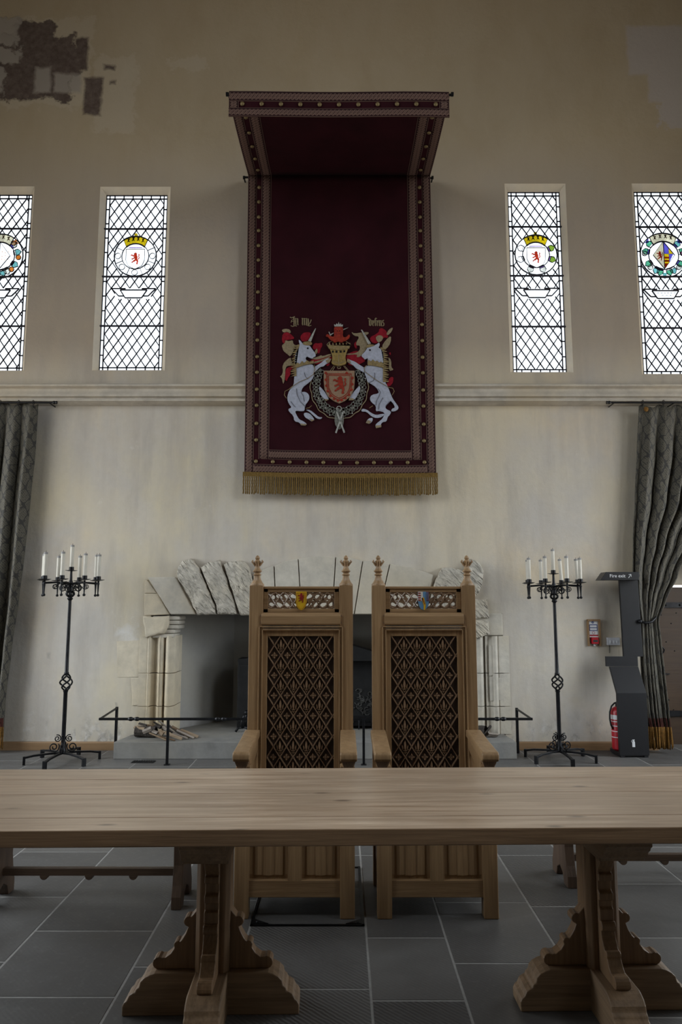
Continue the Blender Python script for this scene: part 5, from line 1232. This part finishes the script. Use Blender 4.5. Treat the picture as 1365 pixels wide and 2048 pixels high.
    for s_ in (0, 1):
        a = 0 if s_ == 0 else W - .072
        mb = MB(); mb.box(X(a), X(a + .072), Y(0), Y(.07), 0, .715); mb.build('front_leg', 'throne', t, bevel=.004)
        ac = .030 if s_ == 0 else W - .030; mb = MB()
        e = .042
        prof = [(-.030, .742), (-.045, .756), (-.045, .778), (-.035, .790), (.02, .792), (.20, .803), (BY, .822), (BY, .785), (.20, .762), (.05, .748), (.04, .742)]
        mb.prism([(X(ac - e), Y(y), z) for y, z in prof], (2 * e, 0, 0)); arm = mb.build('armrest', 'throne', t, bevel=.006)
        mb = MB(); mb.lathe([(.034, .70), (.034, .712), (.044, .728), (.050, .742), (.050, .752), (.044, .756)], (X(ac), Y(.018), 0), 4, True); mb.build('moulded_arm_end', 'throne_dark', arm, bevel=.002)
        mb = MB(); mb.prism([(X(a + .010), Y(y), z) for y, z in ((.05, ZS), (.05, .74), (.2, .76), (BY, .78), (BY, .72), (.26, .69), (.14, .62), (.10, ZS + .02))], (.052, 0, 0)); mb.build('arm_support', 'throne', arm, bevel=.003)
        mb = MB(); ax = .012 if s_ == 0 else W - .032; mb.box(X(ax), X(ax + .02), Y(.06), Y(BY + .02), .155, ZS - .02); mb.build('side_panel', 'throne', t, bevel=.002)
    mb = MB(); mb.box(X(.06), X(W - .06), Y(.012), Y(.05), .095, .175); mb.build('bottom_rail', 'throne_x', t, bevel=.003)
    mb = MB(); mb.box(X(.06), X(W - .06), Y(.012), Y(.05), .395, ZS - .03); mb.build('seat_rail', 'throne_x', t, bevel=.003)
    mb = MB(); mb.box(X(W / 2 - .034), X(W / 2 + .034), Y(.012), Y(.05), .17, .40); mb.build('muntin', 'throne', t, bevel=.003)
    for xa, xb in ((.072, W / 2 - .034), (W / 2 + .034, W - .072)):
        w_ = xb - xa; pr = [(0, 0), (.10, 0), (.14, -.006), (.22, -.009), (.36, -.004), (.42, -.012), (.47, -.014), (.5, -.016), (.53, -.014), (.58, -.012), (.64, -.004), (.78, -.009), (.86, -.006), (.90, 0), (1, 0)]
        mb = MB()
        lo = [mb.v((X(xa + u * w_), Y(.040 + y * .15), .172)) for u, y in pr]; ml = [mb.v((X(xa + u * w_), Y(.040 + y * .15), .186)) for u, y in pr]; mm_ = [mb.v((X(xa + u * w_), Y(.038 + y), .196)) for u, y in pr]; up = [mb.v((X(xa + u * w_), Y(.038 + y), .40)) for u, y in pr]
        for A, B in ((lo, ml), (ml, mm_), (mm_, up)):
            for k in range(len(pr) - 1): mb.face([A[k], A[k + 1], B[k + 1], B[k]])
        solid(mb.build('linenfold_panel', 'throne', t), .006)
    mb = MB(); mb.box(X(.07), X(W - .07), Y(BY + .02), Y(BY + .05), .10, .50); mb.build('rear_panel', 'throne', t)
    return t
throne(-.5225, 'carved oak throne on the left, with a small yellow lion shield in its top panel', 'lion')
throne(.1765, 'carved oak throne on the right, with a small blue quartered shield in its top panel', 'quarters')
# thin black metal frame lying on the floor under the left throne
fr = thing('floor_frame', (-.16, 3.675, 0), 'thin black metal frame on the floor under the left throne', 'frame')
mb = MB(); mb.box(-.432, .112, 3.668, 3.680, 0, .006); mb.box(-.432, .112, 4.44, 4.452, 0, .006); mb.box(-.432, -.420, 3.668, 4.452, 0, .006); mb.box(.098, .112, 3.668, 4.452, 0, .006); mb.build('frame_bar', 'iron', fr)
for x, s_ in ((-.42, 1), (.098, -1)): mb = MB(); mb.prism([(x, 3.68, .006), (x + s_ * .075, 3.68, .006), (x, 3.735, .006)], (0, 0, .003)); mb.ball((x + s_ * .018, 3.692, .01), .005, 6); mb.build('corner_plate', 'iron', fr)

# ------------------------------------------------------------------ table
tb = thing('dining_table', (.255, 2.96, 0), 'long bleached oak trestle table in front of the thrones', 'table')
ROT = math.radians(1.15); TX0, TX1 = -1.75 - .255, 2.05 - .255
top_z, th_ = .780, .054
mb = MB(); ys = [-.458, -.312, .008, .250, .452]
for a, b in zip(ys, ys[1:]): mb.box(.255 + TX0, .255 + TX1, 2.96 + a + .0009, 2.96 + b - .0009, top_z - th_, top_z)
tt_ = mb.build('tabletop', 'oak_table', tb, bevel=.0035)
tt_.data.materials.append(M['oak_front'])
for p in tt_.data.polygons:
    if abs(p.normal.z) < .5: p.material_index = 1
def trestle(cx, cy):
    c = Vector((cx, cy, 0)); mb = MB(); h = .064
    oc = [(-h, -h + .018), (-h + .018, -h), (h - .018, -h), (h, -h + .018), (h, h - .018), (h - .018, h), (-h + .018, h), (-h, h - .018)]
    mb.prism([(cx + x, cy + y, .03) for x, y in oc], (0, 0, .66)); post = mb.build('trestle_post', 'oak_edge', tb, bevel=.004)
    foot = [(0, 0), (.328, 0), (.328, .034), (.322, .046), (.312, .054), (.303, .072), (.290, .080), (.282, .082), (.278, .094), (.268, .100), (.264, .118), (.250, .132), (.230, .142), (.212, .147), (0, .147)]
    full = foot[1:] + [(-r, z) for r, z in foot[1:-1]][::-1] if False else [(r, z) for r, z in foot[1:-1]] + [(-r, z) for r, z in foot[1:-1]][::-1]
    mb = MB(); mb.prism([(cx + r, cy - .060, z) for r, z in full], (0, .12, 0)); mb.build('foot_beam', 'oak_foot', post, bevel=.005)
    mb = MB(); mb.prism([(cx - .062, cy + r, z + (.0015 if z else 0.)) for r, z in full], (.124, 0, 0)); mb.build('foot_beam', 'oak_footy', post, bevel=.005)
    def lobe(r, z, R, a0, a1, n=7): return [(r + R * math.cos(math.radians(a0 + (a1 - a0) * i / n)), z + R * math.sin(math.radians(a0 + (a1 - a0) * i / n))) for i in range(n + 1)]
    bp = [(.05, .147), (.205, .147)] + lobe(.205, .168, .022, -80, 120) + [(.180, .188), (.160, .202), (.146, .222)] + lobe(.136, .232, .013, -30, 130) + [(.118, .252), (.104, .275), (.096, .296)] + lobe(.096, .315, .018, -60, 120) + [(.070, .350), (.05, .372)]
    for k in range(4):
        m = Matrix.Translation(c) @ Matrix.Rotation(k * PI / 2, 4, 'Z'); mb = MB()
        mb.prism([m @ Vector((r, -.027, z)) for r, z in bp], m.to_3x3() @ Vector((0, .054, 0))); mb.build('carved_bracket', 'oak_edge', post, bevel=.004)
    # the front and back faces carry a taller stepped applied strip
    for s_ in (-1, 1):
        mb = MB(); prof = [(.05, .36), (.094, .33), (.094, .372), (.082, .378), (.082, .40), (.096, .406), (.096, .43), (.080, .438), (.080, .470), (.098, .476), (.098, .498), (.086, .504), (.105, .530), (.118, .548), (.118, .575), (.05, .60)]
        mb.prism([(cx - .027, cy + s_ * r, z) for r, z in prof], (.054, 0, 0)); mb.build('stepped_strip', 'oak_edge', post, bevel=.004)
    cap = [(.36, .726), (.36, .700), (.352, .690), (.338, .686), (.338, .670), (.325, .664), (.318, .652), (.300, .640), (.296, .622), (.27, .614), (.262, .600)]
    mb = MB(); mb.prism([(cx - .082, cy + r, z) for r, z in cap] + [(cx - .082, cy - r, z) for r, z in cap][::-1], (.164, 0, 0)); mb.build('cap_beam', 'oak_footy', post, bevel=.004)
    mb = MB(); mb.prism([(cx + r * .52, cy - .06, z - .006) for r, z in cap] + [(cx - r * .52, cy - .06, z - .006) for r, z in cap][::-1], (0, .12, 0)); mb.build('cap_beam', 'oak_foot', post, bevel=.004)
trestle(-.485, 2.985); trestle(1.0, 2.985)
tb.rotation_euler.z = ROT

# ------------------------------------------------------------------ benches behind the table
def bench(x0, x1, y0, y1, label, zs, drops, rot=0.):
    t = thing('bench', ((x0 + x1) / 2, (y0 + y1) / 2, 0), label, 'bench'); ym = (y0 + y1) / 2
    mb = MB(); mb.box(x0 - .10, x1 + .10, y0 - .02, y1 + .02, .435, .47); mb.build('bench_seat', 'bench_x', t, bevel=.005)
    for x in (x0, x1):
        mb = MB(); hw = (y1 - y0) / 2
        o = [(-hw, 0), (-hw, .06), (-hw * .86, .11), (-hw * .72, .2), (-hw * .74, .30), (-hw * .9, .435), (hw * .9, .435), (hw * .74, .30), (hw * .72, .2), (hw * .86, .11), (hw, .06), (hw, 0), (hw * .5, 0), (hw * .35, .05), (0, .075), (-hw * .35, .05), (-hw * .5, 0)]
        mb.prism([(x - .025, ym + a, z) for a, z in o], (.05, 0, 0)); mb.build('end_panel', 'bench', t, bevel=.004)
    mb = MB(); mb.box(x0, x1, ym - .018, ym + .018, zs, zs + .036)
    for x in drops: mb.prism([(x + .022 * math.cos(a), ym - .018, zs + .001 - .022 * math.sin(a)) for a in [PI * k / 10 for k in range(11)]], (0, .036, 0))
    mb.build('stretcher', 'bench_x', t, bevel=.003)
    t.rotation_euler.z = rot; return t
bench(-1.775, -.825, 3.85, 4.12, 'dark oak bench end showing left of the thrones behind the table', .122, [P(a, 1752, 3.985)[0] for a in (90, 180, 268)])
bench(1.245, 2.35, 4.13, 4.42, 'dark oak bench with lobed stretcher right of the thrones behind the table', .098, [P(a, 1735, 4.27)[0] for a in (1247, 1330)] + [2.15])
# ------------------------------------------------------------------ curtains
def curtain(label, rows, Yc, folds, amp, seed, nm='curtain', fringe=True, root=None):
    """rows: list of (y_px, xL_px, xR_px) from top to bottom at distance Yc"""
    t = thing(nm, root, label, 'curtain'); rnd = random.Random(seed); ph = [rnd.uniform(-.6, .6) for _ in range(60)]
    NU, NV = 110, 60
    z_top, z_bot = P(680, rows[0][0], Yc)[2], P(680, rows[-1][0], Yc)[2]
    tab = [(P(680, y, Yc)[2], P(a, y, Yc)[0], P(b, y, Yc)[0]) for y, a, b in rows]
    def edges(z):
        for (za, a0, b0), (zb, a1, b1) in zip(tab, tab[1:]):
            if za >= z >= zb - 1e-9:
                q = (za - z) / max(1e-6, za - zb); q = q * q * (3 - 2 * q) * .5 + q * .5; return a0 + (a1 - a0) * q, b0 + (b1 - b0) * q
        return tab[-1][1:]
    wmax = max(b - a for _, a, b in tab)
    def f(u, v):
        z = z_top + (z_bot - z_top) * v; a, b = edges(z); w = b - a
        am = amp * (1.0 if w > .5 * wmax else .8) * min(1, .35 + v * 4)
        s_ = u * folds * 2 * PI + ph[int(u * folds) % 60] + .35 * math.sin(v * 5 + u * 7)
        y = Yc + am * math.sin(s_) + .25 * am * math.sin(2.3 * s_ + 1 + v * 3)
        x = a + w * u + .35 * am * math.cos(s_) * (u * (1 - u) * 4) ** .5
        zz = z + (.02 * math.sin(u * folds * PI * 2) * (1 - v) ** 8)
        return Vector((x, min(y, WALL_Y - .012), zz))
    mb = MB(); L = z_top - z_bot
    grid(mb, f, lin(0, 1, NU), lin(0, 1, NV), 0, lambda u, v: (u * wmax * 1.5, v * L))
    solid(mb.build('damask_cloth', 'damask', t, smooth=True), .006)
    if fringe:
        mb = MB(); grid(mb, lambda u, v: f(u, .945 + .035 * v) + Vector((0, -.006, 0)), lin(0, 1, NU), lin(0, 1, 2)); mb.build('braided_hem', 'maroon_band', t, smooth=True)
        mb = MB(); n = 66
        for i in range(n):
            u = (i + .5) / n; p = f(u, .97) + Vector((0, -.008, 0)); d = f(u, 1.) - f(u, .97); ln = .215 + rnd.uniform(-.012, .012)
            pts = [p + Vector((d.x / .03 * .0 + .012 * math.sin(i) * q, -.004 * q, -ln * q)) for q in (0, .25, .5, .75, 1)]; pts = [Vector((q.x, q.y, max(q.z, .004))) for q in pts]; mb.tube(pts, [.007, .008, .007, .008, .006], 5)
        mb.build('tassel_fringe', 'rope2', t, smooth=True)
    return t, f
CL = 7.76
tl, fl_ = curtain('dark olive damask curtain with gold fringe hanging at the left edge of the wall', [(808, -190, 76), (900, -200, 70), (1000, -205, 60), (1100, -200, 50), (1200, -190, 38), (1300, -180, 24), (1400, -170, 12), (1474, -160, 7)], CL, 7, .045, 4, root=(P(-60, 1460, CL)[0], CL, 0))
tr_, fr_ = curtain('dark olive damask curtain tied back beside the door at the right', [(812, 1279, 1480), (900, 1276, 1470), (1000, 1272, 1440), (1080, 1268, 1390), (1150, 1267, 1356), (1200, 1272, 1332), (1240, 1280, 1316), (1290, 1281, 1322), (1350, 1284, 1329), (1420, 1290, 1337), (1474, 1299, 1342)], CL, 6, .040, 9, root=(P(1310, 1490, CL)[0], CL, 0))
def rings(t, f, us):
    for u in us:
        p = f(u, 0); mb = MB(); zr = RODZ
        mb.tube([(p.x, CL - .02 + .024 * math.cos(a), zr + .024 * math.sin(a)) for a in [2 * PI * k / 14 for k in range(14)]], .0035, 5, close=True); mb.tube([(p.x, CL - .02, zr - .024), (p.x, CL - .012, p.z - .03)], .003, 5); mb.build('curtain_ring', 'iron', t)
RODZ = P(680, 806, CL)[2]
rings(tl, fl_, [.55, .72, .86, .97]); rings(tr_, fr_, [.03, .24, .45, .66, .85])
mb = MB()
for u in (.03,): p = fr_(u + .02, .012); mb.ball((p.x + .01, p.y - .045, p.z - .02), .026, 10, (1, .5, 1.1))
mb.build('amber_rosette', 'rope2', tr_)
def rod(px0, px1, end, label):
    t = thing('curtain_rod', (P((px0 + px1) / 2, 806, CL)[0], CL - .02, RODZ), label, 'curtain rod'); x0, x1 = P(px0, 806, CL)[0], P(px1, 806, CL)[0]
    mb = MB(); mb.tube([(x0, CL - .02, RODZ), (x1, CL - .02, RODZ)], .011, 8); mb.build('rod', 'iron', t, smooth='auto')
    e = x1 if end > 0 else x0; mb = MB(); mb.tube([(e - .02 * end, CL - .02, RODZ), (e, CL - .02, RODZ), (e + .012 * end, CL - .02, RODZ), (e + .03 * end, CL - .02, RODZ)], [.011, .02, .013, .019], 10); mb.build('finial', 'iron', t, smooth='auto')
    for x in (e - .06 * end, (x0 + x1) / 2):
        mb = MB(); mb.tube([(x, CL - .02, RODZ), (x, WALL_Y, RODZ)], .007, 6); mb.build('bracket', 'iron', t)
rod(-200, 110, 1, 'thin black curtain rod with finial under the ledge at the left'); rod(1218, 1480, -1, 'thin black curtain rod with finial under the ledge at the right')
# iron hold-back of the right curtain
th2 = thing('curtain_holdback', (P(1284, 1243, 7.70)[0], 7.70, P(1284, 1243, 7.70)[2]), 'black iron hook arm holding back the right curtain', 'hold-back')
pts = [P(x, y, Y) for x, y, Y in ((1281, 1243, 7.69), (1292, 1246, 7.685), (1304, 1244, 7.69), (1312, 1236, 7.72), (1316, 1228, 7.80), (1316, 1228, 7.92))]
mb = MB(); mb.tube(pts, .012, 8); mb.build('arm', 'iron', th2, smooth=True); mb = MB(); mb.ball(pts[0], .022, 10); mb.build('knob', 'iron', th2, smooth=True)

# picture wire with hooks along the wall under the string course
wz = P(680, 807, WALL_Y)[2]; wr = thing('picture_wire', (0, WALL_Y - .03, wz), 'thin taut wire stretched along the wall just under the stone ledge', 'wire')
mb = MB(); mb.tube([(P(112, 805, WALL_Y)[0], WALL_Y - .03, wz + .008), (P(489, 805, WALL_Y)[0], WALL_Y - .03, wz + .006)], .0025, 5); mb.tube([(P(876, 808, WALL_Y)[0], WALL_Y - .03, wz - .004), (P(1212, 807, WALL_Y)[0], WALL_Y - .03, wz - .008)], .0025, 5); mb.build('wire', 'iron', wr)
for i, px in enumerate((250, 283, 421, 484, 880, 1042, 1081)):
    x = P(px, 806, WALL_Y)[0]; mb = MB(); mb.tube([(x - .018, WALL_Y - .002, wz - .018), (x - .008, WALL_Y - .03, wz + .010), (x, WALL_Y - .034, wz - .004), (x + .01, WALL_Y - .03, wz + .012), (x + .02, WALL_Y - .002, wz - .016)], .007, 6); mb.build('wire_eye', 'iron_flat', wr)

# ------------------------------------------------------------------ fire exit totem
TY = 7.53
tt = thing('exit_sign_stand', (P(1270, 1512, TY)[0], TY, 0), 'charcoal metal sign stand with white Fire exit lettering, beside the right curtain', 'sign')
def pz(y, Y): return P(680, y, Y)[2]
x0, x1 = P(1238, 1450, TY)[0], P(1297, 1450, TY)[0]; zd = pz(1386, TY); YB = 7.70; zu = pz(1333, YB); zt = pz(1313, YB)
mb = MB(); mb.box(x0, x1, TY, TY + .035, .022, zd); mb.build('front_panel', 'totem', tt, bevel=.002)
mb = MB(); mb.prism([(x0, TY, zd + .001), (x0, TY + .035, zd - .006), (x0, YB + .03, zu - .004), (x0, YB, zu)], (x1 - x0, 0, 0)); mb.build('sloping_panel', 'totem', tt, bevel=.002)
xu0, xu1 = P(1213, 1320, YB)[0], x1 + .0
mb = MB(); mb.box(xu0, xu1, YB, YB + .03, zu + .001, zt); mb.build('upper_panel', 'totem', tt, bevel=.002)
xq0, xq1 = P(1246, 1230, YB + .005)[0], P(1246, 1230, YB)[0] + .185; zc = pz(1158, 7.62)
mb = MB(); mb.prism([(P(1249, 1312, YB)[0], YB + .005, zt - .001), (xq1 + .01, YB + .005, zt - .001), (xq1 - .005, YB + .005, zc), (P(1240, 1160, YB)[0], YB + .005, zc)], (0, .035, 0)); mb.build('pillar', 'totem', tt, bevel=.002)
YS = 7.60
hd = [P(x, y, YS) for x, y in ((1202, 1160), (1213, 1144), (1279, 1144), (1279, 1160))]
mb = MB(); mb.prism(hd, (0, .16, 0)); hb_ = mb.build('header_board', 'totem', tt, bevel=.002)
fc = bpy.data.curves.new('fire_exit_text', 'FONT'); fc.body = 'Fire exit'; fc.size = .062; fc.extrude = .0006; fc.align_x = 'LEFT'; fc.align_y = 'CENTER'
fo_ = bpy.data.objects.new('lettering', fc); COL.objects.link(fo_); dg = bpy.context.evaluated_depsgraph_get(); tm = bpy.data.meshes.new_from_object(fo_.evaluated_get(dg)); bpy.data.objects.remove(fo_)
tm.name = 'lettering'; tm.materials.clear(); tm.materials.append(M['white_paint']); lt = bpy.data.objects.new('lettering', tm); COL.objects.link(lt); lt.parent = hb_
wtx = max(v.co.x for v in tm.vertices) - min(v.co.x for v in tm.vertices); pw_ = P(1251, 1152, YS)[0] - P(1220, 1152, YS)[0]; tm.transform(Matrix.Scale(pw_ / wtx, 4)); tm.transform(Matrix.Rotation(PI / 2, 4, 'X'))
p = P(1220, 1152, YS); lt.location = Vector((p[0], YS - .0012, p[2])) - wl(hb_)
mb = MB(); p = P(1260.5, 1152, YS); x, z = p[0], p[2]; q = .020
mb.tube([(x - q * .75, YS - .002, z - q), (x + q * .6, YS - .002, z + q * .9)], .0028, 4); mb.tube([(x - q * .55, YS - .002, z + q * .75), (x + q * .62, YS - .002, z + q * .95), (x + q * .72, YS - .002, z - q * .35)], .0028, 4); mb.build('arrow', 'white_paint', hb_)
# extinguisher pictogram
p = P(1268, 1487, TY); x, z = p[0], p[2]; mb = MB()
mb.prism([(x - .013, TY - .001, z - .034), (x + .014, TY - .001, z - .034), (x + .014, TY - .001, z + .016), (x + .008, TY - .001, z + .024), (x - .007, TY - .001, z + .024), (x - .013, TY - .001, z + .016)], (0, -.002, 0)); mb.box(x - .006, x + .006, TY - .003, TY - .001, z + .024, z + .032); mb.box(x - .012, x + .012, TY - .003, TY - .001, z + .031, z + .038); mb.tube([(x - .010, TY - .002, z + .034), (x - .019, TY - .002, z + .026), (x - .020, TY - .002, z + .012)], .002, 4); mb.build('pictogram', 'white_paint', tt)
mb = MB(); pf = P(1217, 1498, 7.80)
mb.prism([(x0 + .01, TY + .01, .012), (x1 - .01, TY + .01, .012), (x1 - .01, 7.86, .012), (pf[0] + .06, 7.86, .012), (pf[0] + .02, 7.80, .012)], (0, 0, .03))
mb.box(x0 + .01, x0 + .05, TY + .005, TY + .045, 0, .023); mb.box(x1 - .05, x1 - .01, TY + .005, TY + .045, 0, .023); mb.box(pf[0] + .05, pf[0] + .09, 7.79, 7.83, 0, .013); mb.box(x1 - .06, x1 - .02, 7.79, 7.83, 0, .013); mb.build('base_plate', 'totem', tt)
mb = MB(); mb.box(x1 - .035, x1 - .005, TY + .03, 7.72, .04, .30); mb.build('rear_brace', 'totem', tt)

# fire extinguisher
EY = 7.72; ex = P(1237, 1450, EY)[0]; ze = .043
fe = thing('fire_extinguisher', (ex, EY, ze), 'red fire extinguisher partly hidden behind the charcoal sign stand', 'fire extinguisher')
zt_ = pz(1413, EY); r = .068
mb = MB(); mb.lathe([(r * .8, ze), (r, ze + .012), (r, zt_ - .055), (r * .86, zt_ - .025), (r * .5, zt_ - .005), (.022, zt_)], (ex, EY, 0), 20); body = mb.build('cylinder_body', 'redp', fe, smooth='auto')
mb = MB()
for ya, yb in ((1431, 1440), (1443, 1445), (1452, 1454), (1463, 1464.5), (1475, 1476.5)):
    z1_, z0_ = pz(ya, EY - .07), pz(yb, EY - .07); mb.lathe([(r + .001, z0_), (r + .001, z1_)], (ex, EY, 0), 20)
mb.build('white_label', 'white_paint', body)
mb = MB(); mb.lathe([(.02, zt_), (.02, zt_ + .03), (.012, zt_ + .04)], (ex, EY, 0), 10); mb.box(ex - .01, ex + .09, EY - .012, EY + .012, zt_ + .035, zt_ + .048); mb.build('valve_head', 'rubber', fe)
pts = [P(x, y, EY - .03) for x, y in ((1238, 1406), (1230, 1406), (1224, 1412), (1220.5, 1424), (1220.5, 1438), (1223, 1450), (1227, 1458))]; mb = MB(); mb.tube(pts, .009, 8); mb.build('hose', 'rubber', fe, smooth=True)

# fire alarm call point on its oak backboard
px0, pz1, px1, pz0 = P(1174, 1240, WALL_Y)[0], P(1174, 1240, WALL_Y)[2], P(1202, 1292, WALL_Y)[0], P(1202, 1292, WALL_Y)[2]; w = px1 - px0; h = pz1 - pz0
cp = thing('fire_call_point', ((px0 + px1) / 2, WALL_Y, pz0), 'red fire alarm call point under a white notice in an oak frame on the wall', 'fire alarm')
def bx(nm, a, b, c, d, y0, y1, mat, parent, bev=.0015): mb = MB(); mb.box(px0 + a * w, px0 + b * w, WALL_Y - y1, WALL_Y - y0, pz0 + c * h, pz0 + d * h); return mb.build(nm, mat, parent, bevel=bev)
bx('oak_backboard', 0, .12, 0, 1, 0, .03, 'oak_trim', cp); bx('oak_backboard', .86, 1, 0, 1, 0, .03, 'oak_trim', cp); bx('oak_backboard', 0, 1, .96, 1.03, 0, .032, 'oak_trim', cp)
nt_ = bx('notice', .12, .86, .33, .97, 0, .012, 'white_paint', cp)
mb = MB(); mb.tube([(px0 + .44 * w, WALL_Y - .011, pz0 + .91 * h), (px0 + .44 * w, WALL_Y - .0145, pz0 + .91 * h)], .013, 14); mb.build('blue_disc', 'blue', nt_); bx('disc_symbol', .425, .455, .885, .935, .014, .0155, 'white_paint', nt_, 0)
bx('blue_box', .16, .78, .58, .83, .011, .0135, 'blue', nt_, 0); bx('text_panel', .21, .73, .72, .80, .013, .0145, 'white_paint', nt_, 0); bx('text_panel', .21, .73, .61, .69, .013, .0145, 'white_paint', nt_, 0)
mb = MB(); mb.tube(arc((px0 + .47 * w, WALL_Y - .013, pz0 + .51 * h), .014, 0, 2 * PI, 14), .0018, 5); mb.build('warning_ring', 'redp', nt_); bx('red_strip', .17, .82, .385, .435, .011, .0135, 'redp', nt_, 0)
bp_ = bx('break_glass_box', .24, .76, .09, .34, 0, .05, 'redp', cp, .003); bx('break_glass', .33, .67, .16, .24, .049, .053, 'lens', bp_, 0)
mb = MB(); mb.tube([(px0 + .5 * w, WALL_Y - .01, pz0 + .09 * h), (px0 + .5 * w, WALL_Y - .01, pz0 + .0 * h)], .012, 8); mb.build('conduit', 'plastic', cp)
# white switch plate
sx0, sz1, sx1, sz0 = P(1213, 1275, WALL_Y)[0], P(1213, 1275, WALL_Y)[2], P(1239, 1290, WALL_Y)[0], P(1239, 1290, WALL_Y)[2]
sw = thing('switch_plate', ((sx0 + sx1) / 2, WALL_Y, sz0), 'white plastic switch plate with three rockers on the wall left of the sign stand', 'switch')
mb = MB(); mb.box(sx0, sx1, WALL_Y - .03, WALL_Y, sz0, sz1); pl_ = mb.build('plate', 'plastic', sw, bevel=.003)
for i in range(3): a = sx0 + (sx1 - sx0) * (.2 + .25 * i); mb = MB(); mb.box(a, a + .018, WALL_Y - .035, WALL_Y - .028, sz0 + .02, sz1 - .03); mb.build('rocker', 'white_paint', pl_, bevel=.001)
mb = MB(); a = sx0 + (sx1 - sx0) * .22; mb.tube([(a, WALL_Y - .004, sz0 + .004), (a - .002, WALL_Y - .004, sz0 - .05), (a - .003, WALL_Y - .004, sz0 - .085)], .0025, 5); mb.build('flex', 'rubber', sw)
